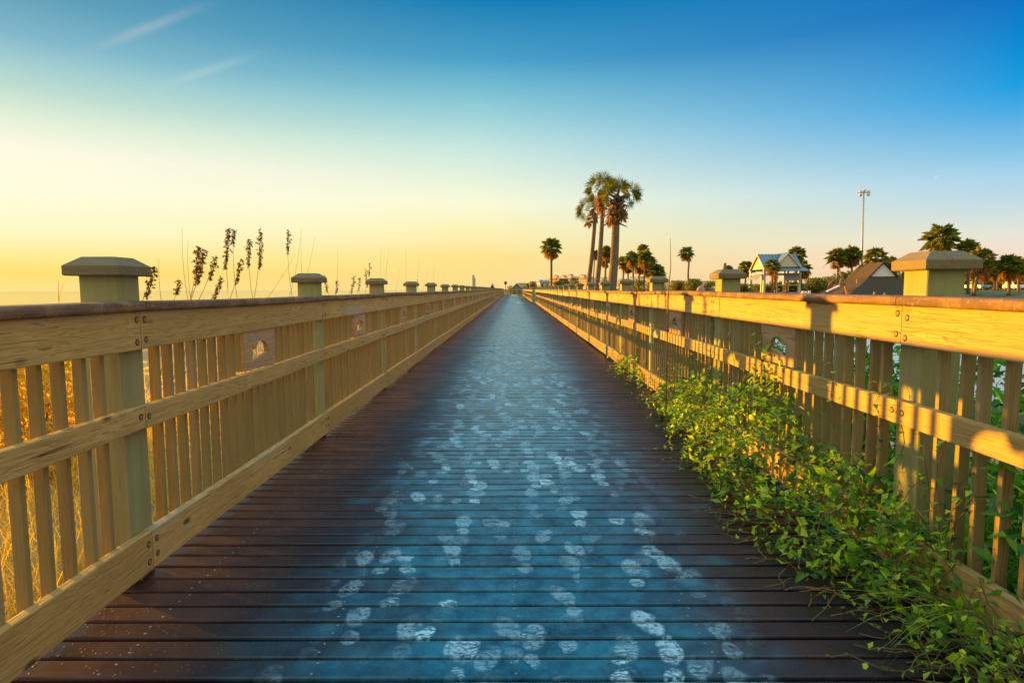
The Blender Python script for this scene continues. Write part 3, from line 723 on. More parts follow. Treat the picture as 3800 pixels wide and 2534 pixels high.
def oat(tip, base, head, label, stem_only=False, seed=0):
    r = random.Random(seed); d = 5.0*2258/max(VPX-(tip[0]+base[0])/2, 150); px = d/2258
    a, b = P(*base, d), P(*tip, d); dirv = (b-a); g = ground_z(a.x, a.y)
    root = a + dirv*((g-a.z)/max(dirv.z, .05))*.85; root.z = g
    rt = thing('tall_grass' if stem_only else 'sea_oat', label, 'grass' if stem_only else 'sea oat', root)
    o = root; bend = Vector((r.uniform(-.02,.02), r.uniform(-.06,.06), 0)); pts = []
    side = (b-a).cross(Vector((0,1,0))).normalized()
    for k in range(5): f = k/5; pts.append(root*(1-f)+a*f-o)
    for k in range(6): f = k/5; pts.append(a*(1-f)+b*f + side*(.10*(b-a).length*(f*f-f)*(1 if tip[0] > base[0] else -1)) - o)
    st = MB(); st.tube(pts, [.0080*(1-.7*k/10) if not stem_only else .0064*(1-.75*k/10) for k in range(11)], 5, 0, False); obj('stem', st, m_oatstem, rt)
    lf = MB()
    for _ in range(2):
        p = pts[r.randint(1,5)].copy(); an = r.uniform(0,6.28); e0 = 1.2; vs = []; w = Vector((-math.sin(an), math.cos(an), 0))
        for k in range(8):
            f = k/7; vs += [tuple(p-w*.005*(1-f)), tuple(p+w*.005*(1-f)+Vector((0,0,.0001)))]
            p = p+Vector((math.cos(an)*math.cos(e0-2.2*f), math.sin(an)*math.cos(e0-2.2*f), math.sin(e0-2.2*f)))*.12
        lf.add(vs, [(2*k,2*k+1,2*k+3,2*k+2) for k in range(7)])
    obj('leaf_blade', lf, m_grass, rt)
    if not stem_only:
        sm = MB(); Lh = head*px; n = max(9, int(head*.58)); ax = (pts[10]-pts[9]).normalized()
        for k in range(n):
            f = k/n; p = pts[10]-ax*(Lh*f); sp = (.25+.75*math.sin(math.pi*min(f*1.1+.12,1)))*.026
            off = Vector((r.gauss(.35,1)*sp, r.gauss(0,.8)*sp, -abs(r.gauss(0,.6))*sp)); q = p+off
            sm.tube([p, p+off*.6+Vector((0,0,.005))  , q], .0017, 3, 0, False)
            for j in range(r.randint(1,3)):
                dd = Vector((r.gauss(.15,.5), r.gauss(0,.5), r.uniform(-1.2,.5))); l = r.uniform(.034,.058)
                leaf(sm, q+rv(r)*.014, dd, rv(r), l, l*.45, .2, .1)
                leaf(sm, q+rv(r)*.012, dd+rv(r)*.3, rv(r), l*.8, l*.45, .2, .1)
        obj('seed_head', sm, m_oat, rt)
for i, (tp, bs, hd, lb) in enumerate(OATS): oat(tp, bs, hd, lb, False, 100+i)
for i, (tp, bs, lb) in enumerate(STEMS): oat(tp, bs, 0, lb, True, 200+i)

def stick(label, pts, rad, mat, name='reed_stem', cat='reed'):
    o = Vector(pts[0]); mb = MB(); mb.tube([Vector(p)-o for p in pts], rad, 6); tag(obj(name, mb, mat, None, o), label, cat)
b0 = P(2479,1090,4.6); t0 = P(2487,884,4.6); g0 = Vector((b0.x,b0.y,-.6)); stick('tall thin reed stem rising above the right railing between the palms and the lone palm', [g0, b0, (b0+t0)/2+Vector((.012,0,0)), t0], [.006,.005,.0035,.0015], m_oatstem)
for px, py, lb in ((3245,1083,'first short rusty reed tip poking over the right cap rail left of the near post'),(3283,1087,'second short rusty reed tip nearer the right hand post')):
    b0 = P(px-3,1110,3.1); t0 = P(px,py,3.1); stick(lb, [Vector((b0.x,b0.y,-.6)), b0, t0], [.008,.007,.005], m_palmdead)
def dry_stalk():
    d = 4.6; a, b = P(3149,1110,d), P(3104,972,d); g = Vector((a.x+.12,a.y,-.6)); o = g
    rt = thing('dried_stalk', 'dried orange stalk with drooping dead leaves in front of the brown shingle roof', 'dried plant', g)
    st = MB(); st.tube([g-o, a-o, (a+b)/2-o+Vector((.01,0,0)), b-o], [.014,.011,.008,.003], 6); obj('stem', st, m_palmdead, rt)
    r = random.Random(4); lf = MB()
    for k in range(16):
        f = r.uniform(.35,1); p = (a+(b-a)*f)-o; an = math.pi+r.uniform(-.9,.9); vs = []; w = Vector((-math.sin(an), math.cos(an), 0))
        for j in range(6):
            q = j/5; e = .5-2.0*q; ww = .012*(1-q)+.001; vs += [tuple(p-w*ww), tuple(p+w*ww)]; p = p+Vector((math.cos(an)*math.cos(e), math.sin(an)*math.cos(e), math.sin(e)))*r.uniform(.02,.032)
        lf.add(vs, [(2*j,2*j+1,2*j+3,2*j+2) for j in range(5)])
    obj('dead_leaves', lf, m_dry, rt)
dry_stalk()
# twig and a fallen leaf on the near boards
stick('bent dry twig lying on the nearest deck boards at the right', [(.93,1.62,.008),(.98,1.60,.018),(1.03,1.615,.022),(1.08,1.59,.012),(1.11,1.56,.008)], [.002,.0024,.002,.0018,.001], m_palmdead, 'twig', 'twig')

# ------------------------------------------------------------------ palms
def fan(mb, hub, ax, up, rad, nseg, spread, r, mi=0, droop=.25, wid=.055):
    ax = ax.normalized(); s = ax.cross(up); s = s.normalized() if s.length > 1e-3 else ax.orthogonal().normalized(); u = s.cross(ax)
    for k in range(nseg):
        a = R(-spread+2*spread*k/(nseg-1))+r.uniform(-.04,.04); l = rad*(.72+.28*math.cos(a*.6))*r.uniform(.85,1.05)
        d = ax*math.cos(a)+s*math.sin(a); w = (s*math.cos(a)-ax*math.sin(a))*(wid*rad)
        m = hub+d*l*.55+u*(.05*l); tip = hub+d*l-u*(droop*l*.35)-Vector((0,0,droop*l*.5))
        mb.add([tuple(hub), tuple(m-w), tuple(tip), tuple(m+w)], [(0,1,2),(0,2,3)], mi)
def palm_meshes(seed, nf=26, nseg=16, skirt=.6):
    """unit crown: about 1 m from centre to leaf tips"""
    r = random.Random(seed); g = MB(); dd = MB()
    for k in range(nf):
        el = R(-28+110*((k+.5)/nf)**.9+r.uniform(-8,8)); az = k*2.39996+r.uniform(-.3,.3)
        ax = Vector((math.cos(az)*math.cos(el), math.sin(az)*math.cos(el), math.sin(el))); pl = r.uniform(.32,.5)
        hub = ax*pl+Vector((0,0,.02)); w = ax.cross(Vector((0,0,1))); w = (w.normalized() if w.length > .01 else Vector((1,0,0)))*.012
        g.add([tuple(w), tuple(-w), tuple(hub-w), tuple(hub+w)], [(0,1,2,3)])
        fan(g, hub, ax+Vector((0,0,-.15)), Vector((0,0,1)), r.uniform(.5,.62), nseg, 105, r, 0, .35)
    for k in range(int(16*skirt)):
        el = R(r.uniform(-80,-35)); az = r.uniform(0,6.28)
        ax = Vector((math.cos(az)*math.cos(el), math.sin(az)*math.cos(el), math.sin(el))); hub = ax*r.uniform(.2,.45)
        fan(dd, hub+Vector((0,0,-.05)), ax, Vector((math.cos(az),math.sin(az),.4)), r.uniform(.35,.55), 10, 60, r, 0, .5, .07)
    return g.mesh('crown', [m_palm]), dd.mesh('dead_fronds', [m_palmdead])
PV = [palm_meshes(300+i, 26+2*i, 16, 1.5+.5*i) for i in range(4)]
def palm(label, px, py, rpx, d=None, bpx=None, tw=.16, var=0, group=None, curve=0, crown_m=1.35):
    d = d or crown_m*2258/rpx; c = P(px, py, d); cr = rpx*d/2258*1.36; b = P(bpx if bpx is not None else px, 1085, d); g = ground_z(b.x, b.y)
    root = Vector((b.x, d, g-.05)); rt = thing('palm_tree', label, 'palm tree', root, 0, group)
    top = c-root; pts = []; r = random.Random(int(px)); n = 8
    for k in range(n+1):
        f = k/n; p = Vector((top.x*f**1.3, top.y*f, top.z*f)); p.x += curve*math.sin(f*math.pi*1.5)*(1-f*.3); pts.append(p)
    tr = MB(); tr.tube(pts, [tw*(1.15-.3*f/n)*(1+.05*r.uniform(-1,1)) for f in range(n+1)], 9); obj('trunk', tr, m_trunk, rt)
    for me, nm in zip(PV[var%4], ('crown', 'dead_fronds')):
        if me.vertices:
            o = link(nm, me, rt, top); o.scale = (cr,)*3; o.rotation_euler = (0,0,r.uniform(0,6.28))
    return rt
def big_palm(label, base, top, cpt, rpx, d, w0, fans, dead, boots, seed, group):
    r = random.Random(seed); b = P(base[0], base[1], d); t = P(top[0], top[1], d); c = P(cpt[0], cpt[1], d); g = ground_z(b.x, b.y)
    dirv = (t-b); root = b - dirv*((b.z-g)/dirv.z); k = d/2258; rt = thing('palm_tree', label, 'palm tree', root, 0, group); o = root
    pts = [root-o, b-o, (b*.66+t*.34)-o+Vector((.04,0,0)), (b*.33+t*.67)-o+Vector((.03,0,0)), t-o, c-o]
    tr = MB(); tr.tube(pts, [w0*1.2, w0, w0*.92, w0*.85, w0*.8, w0*.7], 14); obj('trunk', tr, m_trunk, rt)
    g_ = MB(); rr = rpx*k
    for (dx, dy, dz, rad) in fans:      # offsets in pixels: right, depth, up ; radius pixels
        hub = c-o+Vector((dx,dy,dz))*k; ax = Vector((dx, dy, dz+6)); w = ax.cross(Vector((0,1,0))); w = (w.normalized() if w.length > .01 else Vector((1,0,0)))*.02
        q = c-o+Vector((0,0,-8*k)); g_.add([tuple(q-w), tuple(q+w), tuple(hub+w*.6), tuple(hub-w*.6)], [(0,1,2,3)])
        fan(g_, hub, ax, Vector((r.uniform(-.5,.5), -1, r.uniform(-.2,.6))), rad*k, 20, 104, r, 0, .2, .03)
    obj('crown', g_, m_palm, rt)
    dd = MB()
    for _ in range(dead):
        a = r.uniform(0,6.28); e = R(r.uniform(-75,-20)); ax = Vector((math.cos(a)*math.cos(e), math.sin(a)*math.cos(e), math.sin(e))); hub = c-o+Vector((0,0,r.uniform(-rr*1.1, rr*.2)))+ax*rr*r.uniform(.25,.45)
        fan(dd, hub, ax, Vector((math.cos(a),math.sin(a),.3)), rr*r.uniform(.35,.6), 14, 70, r, 0, .5, .06)
    obj('dead_fronds', dd, m_palmdead, rt)
    bt = MB()
    for _ in range(boots):
        f = r.random(); p = (t*(1-f)+c*f)-o; a = r.uniform(0,6.28); L = w0*r.uniform(1.2,2.6); up = r.choice((1,1,-1))
        d1 = Vector((math.cos(a), math.sin(a), .7*up)); s = Vector((-math.sin(a), math.cos(a), 0)); q = p+Vector((math.cos(a),math.sin(a),0))*w0*.6
        m_ = q+d1*L*.5+s*r.uniform(-.12,.12); e_ = q+d1*L+s*r.uniform(-.35,.35)
        bt.tube([q, m_, e_], [w0*.28, w0*.2, w0*.08], 5)
    obj('boots', bt, m_boot, rt)
G3 = 'three tall palms beside the boardwalk'
big_palm('thick trunked front palm of the tall group, fan leaf reaching right, ragged boots', (2270,1072), (2286,815), (2290,728), 62, 32, .245,
         [(-38,-6,8,40),(-22,6,34,46),(0,-10,30,56),(14,8,30,50),(54,0,20,48),(62,8,4,42),(8,-14,14,44),(-10,-14,20,44),(30,14,8,34),(40,-6,-26,30),(-34,-8,-20,30)], 16, 60, 31, G3)
big_palm('middle palm of the tall group, its crown tangled behind the front palm', (2214,1072), (2236,790), (2234,705), 48, 40, .17,
         [(-34,0,16,38),(-18,8,34,40),(4,-8,38,42),(20,6,24,40),(-38,-6,-8,36),(26,0,0,34),(-10,-12,10,38),(-28,6,-26,32),(30,8,28,36),(8,4,-14,32)], 24, 22, 32, G3)
big_palm('shortest leaning palm at the left of the tall group with browned leaf tips', (2184,1048), (2208,818), (2196,778), 42, 44, .165,
         [(-34,0,0,32),(-22,6,22,36),(0,-6,28,38),(18,6,20,32),(-38,-6,-18,30),(26,0,-6,30),(-6,-10,6,34),(14,8,4,30),(-20,8,-24,28)], 9, 16, 33, G3)
palm('solitary slim palm standing left of the tall palm group', 2046, 922, 35, 84, 2046, .16, 1)
palm('thin curved palm standing alone right of the tall palm group', 2547, 943, 25, 110, 2567, .17, 0, None, -.45)
GP = 'cluster of palms right of the tall palm group'; GE = 'palms around the pavilion'; GR = 'row of palms by the parked cars'
for (px, py, rp, bx, v, lb, gp) in (
 (2249,938,24,2246,2,'orange lit palm seen between the trunks of the tall group',GP),(2208,946,17,2200,1,'small palm crown seen left of the middle tall trunk',GP),
 (2246,970,20,2244,3,'lower palm crown beneath the orange lit one between the tall trunks',GP),
 (2313,976,23,2312,0,'leftmost palm of the cluster just right of the thick trunk',GP),(2346,962,27,2352,2,'bushy brown skirted palm in the middle of the cluster',GP),
 (2386,928,20,2392,1,'tallest palm of the cluster with a small high crown',GP),(2396,962,30,2388,3,'dense palm under the tallest crown of the cluster',GP),(2418,978,19,2408,0,'right shoulder palm of the cluster',GP),
 (2438,1012,30,2436,2,'low palm just behind the post cap right of the cluster',GP),
 (2769,998,27,2764,1,'short palm with a lit trunk left of the pavilion',GE),(2702,1004,18,2702,2,'low dark palm behind the third from right post cap',GE),
 (2866,992,28,2866,0,'dark palm standing in front of the pavilion',GE),(2954,950,32,2950,3,'tall shaggy palm at the right corner of the pavilion',GE),(2976,1002,31,2970,1,'lower dark palm right of the pavilion',GE),
 (3108,958,34,3112,2,'left one of the two wide palms left of the light mast',GE),(3160,950,34,3160,3,'right one of the two wide palms touching the light mast',GE),
 (3250,962,40,3250,0,'bright palm behind the ridge of the brown shingle roof',GE),(3312,985,30,3312,2,'palm with golden skirt behind the right end of the brown roof',GE),
 (3493,896,58,3490,1,'largest palm rising behind the near right post cap',GR),(3592,932,40,3592,2,'second palm stepping down right of the near post cap',GR),(3640,968,44,3614,3,'third palm with long leaves right of the near post cap',GR),
 (3744,992,44,3744,0,'tall round palm crown near the right edge',GR),
 (3591,1010,26,3591,2,'palm trunk beside the near right post in the row',GR),(3650,1016,25,3650,3,'palm with golden skirt left of the low wall pillar',GR),(3669,1020,22,3668,1,'thin palm in the row behind the low wall',GR),
 (3700,1014,26,3700,2,'palm with golden skirt directly above the wall pillar',GR),(3724,1016,25,3724,3,'palm with a pale trunk right of the wall pillar',GR),(3768,1018,26,3766,2,'palm in the row between the two parked cars and the edge',GR),(3792,1014,27,3790,3,'last palm of the row cut by the right edge',GR),
 (2330,990,22,2331,1,'small palm wedged between the leftmost and the bushy palm of the cluster',GP),(2372,992,24,2371,0,'low palm just under the small high crown of the cluster',GP),(2408,1004,24,2407,2,'low browned palm at the right foot of the cluster',GP),
 (3562,978,36,3560,1,'dark palm crown tucked behind the second palm right of the near post cap',GR),(3612,1000,32,3609,2,'golden skirted palm below the long leaved palm',GR),(3692,1000,30,3690,0,'dark crown filling the gap above the wall pillar',GR),(3780,996,34,3778,1,'dark crown behind the last palm at the right edge',GR)):
    palm(lb, px, py, rp, (78 if py < 900 else 79 if px == 2866 else None), bx, .17, v, gp)
palm('tiny lone palm on the horizon left of the walk end', 1876, 1050, 5.5, 420, 1876, .2, 1)
stick('bare dead palm snag poking up behind the third right post cap', [Vector((P(2688,1030,75).x,75,-.2)), P(2687,1010,75), P(2691,976,75)], [.2,.19,.16], m_trunk, 'dead_snag', 'dead tree')

# hedges and bushes (px span, top y, bottom y, distance, label)
HD = [(2222,2254,1016,70,'round bush behind the tall palm trunks'),(2292,2345,1020,75,'left hedge bush under the palm cluster'),(2340,2395,1012,80,'right hedge bush under the palm cluster'),
 (2440,2490,1034,80,'dark bush right of the palm cluster behind a post cap'),(2488,2545,1034,85,'green hedge bush left of the lone curved palm'),(2540,2600,1026,80,'taller hedge bush right of the lone curved palm'),(2595,2650,1034,85,'dark hedge bush left of the square post cap'),
 (2715,2790,1046,72,'dark bush at the left foot of the pavilion'),(2985,3060,1014,70,'rounded green bush between the pavilion and the brown roof'),(3040,3120,1012,74,'taller bush touching the brown roof'),
 (2650,2722,1030,88,'dark bush behind the third right hand post cap'),(3110,3200,992,84,'broad dark bush under the two wide palms behind the brown roof'),(3215,3330,990,86,'broad dark bush behind the ridge of the brown roof'),(3320,3440,1002,84,'dark bush hidden behind the near right post cap'),(2396,2446,1016,84,'dense bush at the right foot of the palm cluster'),
 (2780,2860,1052,90,'green bank behind the left of the pavilion'),(2860,2990,1050,95,'green bank behind the right of the pavilion'),
 (3500,3680,1004,132,'dark bush line behind the parked blue car'),(3670,3830,1000,136,'dark bush line behind the palm row at the right edge'),
 (2052,2090,1034,120,'rounded bush by the solitary slim palm'),(2118,2152,1034,130,'bush below the right wing of the hotel'),(2018,2036,1046,140,'small bush before the pale yellow house'),
 (1942,1966,1044,190,'left reddish bush on the far horizon'),(1964,1990,1037,200,'taller far bush right of the grey gabled house'),(1984,2002,1048,160,'low bush just left of the blue roofed house'),(1885,1902,1052,190,'low bush left of the grey gabled house')]
for i, (a, b, ty, d, lb) in enumerate(HD):
    l, rr = P(a, 1075, d), P(b, 1075, d); tz = P((a+b)/2, ty, d).z; cx = (l.x+rr.x)/2; g = ground_z(cx, d); w = (rr.x-l.x)
    leaf_shrub(lb, cx, d, w*.62, w*.4+.5, (tz-g)*1.0, 2200 if w > 2 else 1200, max(.22, w*.12), 500+i, m_bush, 'bush', 'bush', None, i % 3 == 0, 'bushes behind the right railing')

# ------------------------------------------------------------------ buildings
def quad(mb, a, b, c, d, mi=0): mb.add([tuple(a), tuple(b), tuple(c), tuple(d)], [(0,1,2,3)], mi)
def slab(mb, pts, th, mi=0):
    n = len(pts); vs = [tuple(p) for p in pts]+[(p[0],p[1],p[2]-th) for p in pts]
    mb.add(vs, [tuple(range(n)), tuple(range(2*n-1,n-1,-1))]+[(i, n+i, n+(i+1)%n, (i+1)%n) for i in range(n)], mi)
def pavilion():
    d = 66; zf = P(2872,1086,d).z; ze = P(2872,1000,d).z; D2 = 86; Q = D2/d; cx = P(2872,1086,D2).x; z2 = P(2872,1086,D2).z; g = zf-(z2-ground_z(cx,D2))/Q
    rt = thing('pavilion', 'open beach pavilion with a blue metal gabled roof and cream posts', 'pavilion', (cx,D2,z2)); rt.scale = (Q,Q,Q); H = ze-zf
    ap = P(2883,941,d).z-zf; W, D = 1.95, 1.8
    r = MB()      # main gable: ridge along x, plus a cross gable to the front
    slab(r, [(-W*.96,-D-.25,H-.1),(W+.2,-D-.25,H-.1),(W+.2,0,ap-.06),(-W*.96,0,ap-.06)], .06); slab(r, [(W+.2,D+.25,H-.1),(-W*.96,D+.25,H-.1),(-W*.96,0,ap-.06),(W+.2,0,ap-.06)], .06)
    fx = .32; slab(r, [(fx-1.45,-D-.6,H+.12),(fx,-D-.6,ap),(fx,.1,ap),(fx-1.45,.1,H+.12)], .05); slab(r, [(fx,-D-.6,ap),(fx+1.45,-D-.6,H+.12),(fx+1.45,.1,H+.12),(fx,.1,ap)], .05)
    slab(r, [(-W-.35,-D-.95,H-.22),(W+.45,-D-.95,H-.22),(W+.3,-D-.5,H+.10),(-W-.1,-D-.5,H+.10)], .05)
    for q in range(13):
        x = -W*.9+q*.33; r.tube([(x,-D-.24,H-.07),(x,-.02,ap-.03)], .018, 4)
    ro = obj('roof', r, m_blueroof, rt)
    gm = MB(); slab(gm, [(0,0,0)], .0) if False else None
    gm.add([(fx-1.22,-D-.50,H+.2),(fx+1.22,-D-.50,H+.2),(fx,-D-.50,ap-.16)], [(0,1,2)]); gm.add([(-W*.9,-D,H),(-W*.9,D,H),(-W*.9,0,ap-.12)], [(0,2,1)]); gm.add([(W*.95,-D,H),(W*.95,D,H),(W*.95,0,ap-.12)], [(0,1,2)]); obj('gable_wall', gm, m_bwall, rt)
    tr = MB()
    for s in (-1, 1):
        slab(tr, [(fx+s*1.46,-D-.64,H+.10),(fx,-D-.64,ap-.01),(fx,-D-.60,ap-.01),(fx+s*1.46,-D-.60,H+.10)], .14)
    slab(tr, [(-W-.02,-D-.3,H-.1),(-W-.02,0,ap-.05),(-W+.04,0,ap-.05),(-W+.04,-D-.3,H-.1)], .14); slab(tr, [(-W-.02,D+.3,H-.1),(-W-.02,0,ap-.05),(-W+.04,0,ap-.05),(-W+.04,D+.3,H-.1)], .14)
    obj('roof_trim', tr, m_bwall, rt)
    for x in (-W+.1,-.6,.6,W-.1):
        for y in (-D,D):
            p = MB(); p.box(x-.12,x+.12,y-.12,y+.12,0,H-.1); obj('post', p, m_bwall, rt)
    bm = MB(); bm.box(-W-.05,W+.05,-D-.13,-D+.10,H-.62,H-.45); bm.box(-W-.05,W+.05,D-.1,D+.13,H-.62,H-.45); bm.box(-W-.05,-W+.1,-D+.11,D-.11,H-.62,H-.45)
    bm.box(-W,W,-D-.1,-D+.07,H-.17,H-.05); bm.box(-W,W,-D-.05,-D+.03,.75,.85)
    obj('beam', bm, m_bwall, rt)
    for x, sx in ((-W-.05,-1),(W-.9,0)):
        a = MB()
        if sx: slab(a, [(x,-D,H-.5),(x,D*.2,H-.5),(x-.75,D*.2,H-1.1),(x-.75,-D,H-1.1)], .04)
        else: slab(a, [(x-.9,-D-.14,H-.5),(x+.75,-D-.14,H-.5),(x+.75,-D-.6,H-1.2),(x-.9,-D-.6,H-1.2)], .04)
        obj('awning_panel', a, m_greyroof, rt)
    b = MB(); b.box(-W-.25,W+.25,-D-.3,D+.3,g-zf-.3,.0); obj('floor_base', b, m_conc, rt)
pavilion()
for px, lb in ((2877,'dead orange fronds hanging on a slim stem before the pavilion'),(2918,'yellow dry frond clump at the right front of the pavilion')):
    d = 77; b = P(px,1092,d); t = P(px-2,1005 if px < 2900 else 1046,d); r = random.Random(px); rt = thing('dry_frond_clump', lb, 'dried plant', (b.x,d,ground_z(b.x,d)-.05)); o = Vector((b.x,d,ground_z(b.x,d)-.05)); mb = MB()
    st = MB(); st.tube([(0,0,0), t-o], [.09,.05], 6); obj('stem', st, m_trunk, rt)
    for _ in range(26):
        f = r.random(); p = (t-o)*(1-.75*f); a = r.uniform(0,6.28); ax = Vector((math.cos(a)*.7, math.sin(a)*.7, r.uniform(-1.4,.2))); fan(mb, p, ax, Vector((math.cos(a),math.sin(a),.5)), r.uniform(.35,.6), 7, 30, r, 0, .3, .09)
    obj('dead_fronds', mb, m_palmdead, rt)

def shingle_house():
    d = 60; k = d/2258; ridge = P(3280,972,d); back = P(3190,980,d*1.08); g = ground_z(ridge.x, d)
    rx, zr = ridge.x, ridge.z; yb = d+7.7; rt = thing('shingle_roof_building', 'building with a steep brown shingle hip roof and small white gable', 'building', (rx,d,g), R(-14)); z0 = g
    ez = -.8; hw = 7.2; yf = d-7.4; yk = d+10.2; gh = P(3280,1027,d).z; gw = 1.2
    zz = lambda z: z-z0
    n = 6
    r = MB(); s = MB()
    # flared slopes: profile from ridge to eave
    prof = [(0,zr),(gw,gh),(2.8,1.30),(4.46,.45),(hw,ez)]
    def yfront(i): return [d, d, d-2.55, d-5.24, yf][i]
    def yback(i): return [yb, yb+.3, d+8.6, d+9.3, yk][i]
    for sx in (-1, 1):
        for i in range(4):
            (a, za), (b, zb) = prof[i], prof[i+1]
            quad(r, (sx*a, yfront(i)-d, zz(za)), (sx*b, yfront(i+1)-d, zz(zb)), (sx*b, yback(i+1)-d, zz(zb)), (sx*a, yback(i)-d, zz(za)))
    for i in range(1,4):
        (a, za), (b, zb) = prof[i], prof[i+1]
        quad(r, (-a, yfront(i)-d, zz(za)), (a, yfront(i)-d, zz(za)), (b, yfront(i+1)-d, zz(zb)), (-b, yfront(i+1)-d, zz(zb)))
        quad(r, (-a, yback(i)-d, zz(za)), (a, yback(i)-d, zz(za)), (b, yback(i+1)-d, zz(zb)), (-b, yback(i+1)-d, zz(zb)))
    r.add([(0,yb-d,zz(zr)),(gw,yback(1)-d,zz(gh)),(-gw,yback(1)-d,zz(gh))], [(0,1,2)])
    ro = obj('roof', r, m_brownroof, rt)
    gb = MB(); gb.add([(-gw+.1,.04,zz(gh)+.03),(gw-.1,.04,zz(gh)+.03),(0,.04,zz(zr)-.14)], [(0,1,2)])
    for q in range(6):
        h = (zr-gh-.2)*(q+1)/7; w = (gw-.12)*(1-(q+1)/7); gb.box(-w,w,.02,.035,zz(gh)+h-.006,zz(gh)+h+.006)
    obj('gable', gb, m_white, rt)
    tr = MB()
    for sx in (-1,1): slab(tr, [(0,-.18,zz(zr)+.06),(sx*(gw+.2),-.18,zz(gh)-.08),(sx*(gw+.2),.1,zz(gh)-.08),(0,.1,zz(zr)+.06)], .16)
    obj('gable_trim', tr, m_trim, rt)
    w = MB(); w.box(-hw+.6,hw-.6,yf+.6-d,yk-.6-d,0,zz(ez)); obj('wall', w, m_bwall, rt)
    # skylight and vent pipe on the left slope
    def on(i, f, yy): 
        (a, za), (b, zb) = prof[i], prof[i+1]; return Vector((-(a+(b-a)*f), yy-d, zz(za+(zb-za)*f)))
    p = on(2,.35,64.2); sk = MB(); sk.box(-.62,.62,-.42,.42,-.02,.12); o = obj('skylight', sk, m_white, ro, p); o.rotation_euler = (0, -math.atan2(.85, 1.66), 0)
    gl = MB(); gl.box(-.52,.52,-.34,.34,.121,.126); obj('pane', gl, m_lampface, rt, p).rotation_euler = o.rotation_euler
    vp = MB(); p = on(1,.75,59.6); vp.tube([p+Vector((0,0,-.1)), p+Vector((0,0,.45))], .07, 8); obj('vent_pipe', vp, m_palmdead, ro)
shingle_house()

def gable_house(label, px0, px1, pe, pa, d, wallm, roofm, depth=6, ridge_x=False, name='house', base_px=1085):
    l, r_ = P(px0,pe,d), P(px1,pe,d); W = (r_.x-l.x)/2; cx = (l.x+r_.x)/2; ze = l.z; za = P((px0+px1)/2,pa,d).z; g = ground_z(cx,d)
    rt = thing(name, label, 'house', (cx,d,g-.1)); z = lambda q: q-g+.1
    w = MB(); w.box(-W*.93,W*.93,0,depth,0,z(ze))
    if not ridge_x: w.add([(-W*.93,0,z(ze)),(W*.93,0,z(ze)),(0,0,z(za)-.15)], [(0,1,2)]); w.add([(-W*.93,depth,z(ze)),(W*.93,depth,z(ze)),(0,depth,z(za)-.15)], [(0,2,1)])
    obj('wall', w, wallm, rt)
    r = MB(); t = MB()
    if not ridge_x:
        for s in (-1,1): slab(r, [(0,-.4,z(za)),(s*W*1.08,-.4,z(ze)-.15),(s*W*1.08,depth+.4,z(ze)-.15),(0,depth+.4,z(za))], .12)
        for s in (-1,1): slab(t, [(0,-.46,z(za)+.02),(s*W*1.08,-.46,z(ze)-.13),(s*W*1.08,-.41,z(ze)-.13),(0,-.41,z(za)+.02)], .22)
        obj('gable_trim', t, m_white, rt)
    else:
        slab(r, [(-W*1.05,-.4,z(ze)-.05),(W*1.05,-.4,z(ze)-.05),(W*.85,depth/2,z(za)),(-W*.85,depth/2,z(za))], .12); slab(r, [(W*1.05,depth+.4,z(ze)-.05),(-W*1.05,depth+.4,z(ze)-.05),(-W*.85,depth/2,z(za)),(W*.85,depth/2,z(za))], .12)
        for s in (-1,1): r.add([(s*W*1.05,-.4,z(ze)-.05),(s*W*1.05,depth+.4,z(ze)-.05),(s*W*.85,depth/2,z(za))], [(0,1,2)])
    obj('roof', r, roofm, rt)
    for s in (-.45,.45):
        wi = MB(); wi.box(s*W-.35,s*W+.35,-.03,.05,z(ze)-1.7,z(ze)-.6); obj('window', wi, m_glass, rt)
gable_house('grey gabled house with white trim left of the walk end', 1897, 1939, 1067, 1049, 160, m_greyroof, m_greyroof, 9)
gable_house('wide roofed neighbour touching the grey gabled house', 1920, 1956, 1064, 1049.5, 168, m_bwall, m_palmdead, 8, True)
gable_house('far house with a pale blue gabled roof left of the solitary palm', 1996, 2022, 1045, 1036, 240, m_white, m_blueroof, 10)
gable_house('pale yellow house with a grey hip roof beside the solitary palm', 2002, 2042, 1047, 1040, 200, m_yellow, m_greyroof, 8, True)
gable_house('house with a brown hip roof below the hotel', 2078, 2114, 1049, 1032, 150, m_bwall, m_brownroof, 9, True)
gable_house('tiny dark roofed hut on the dunes left of the walk end', 1820, 1834, 1064, 1051, 130, m_trim, m_trim, 2)

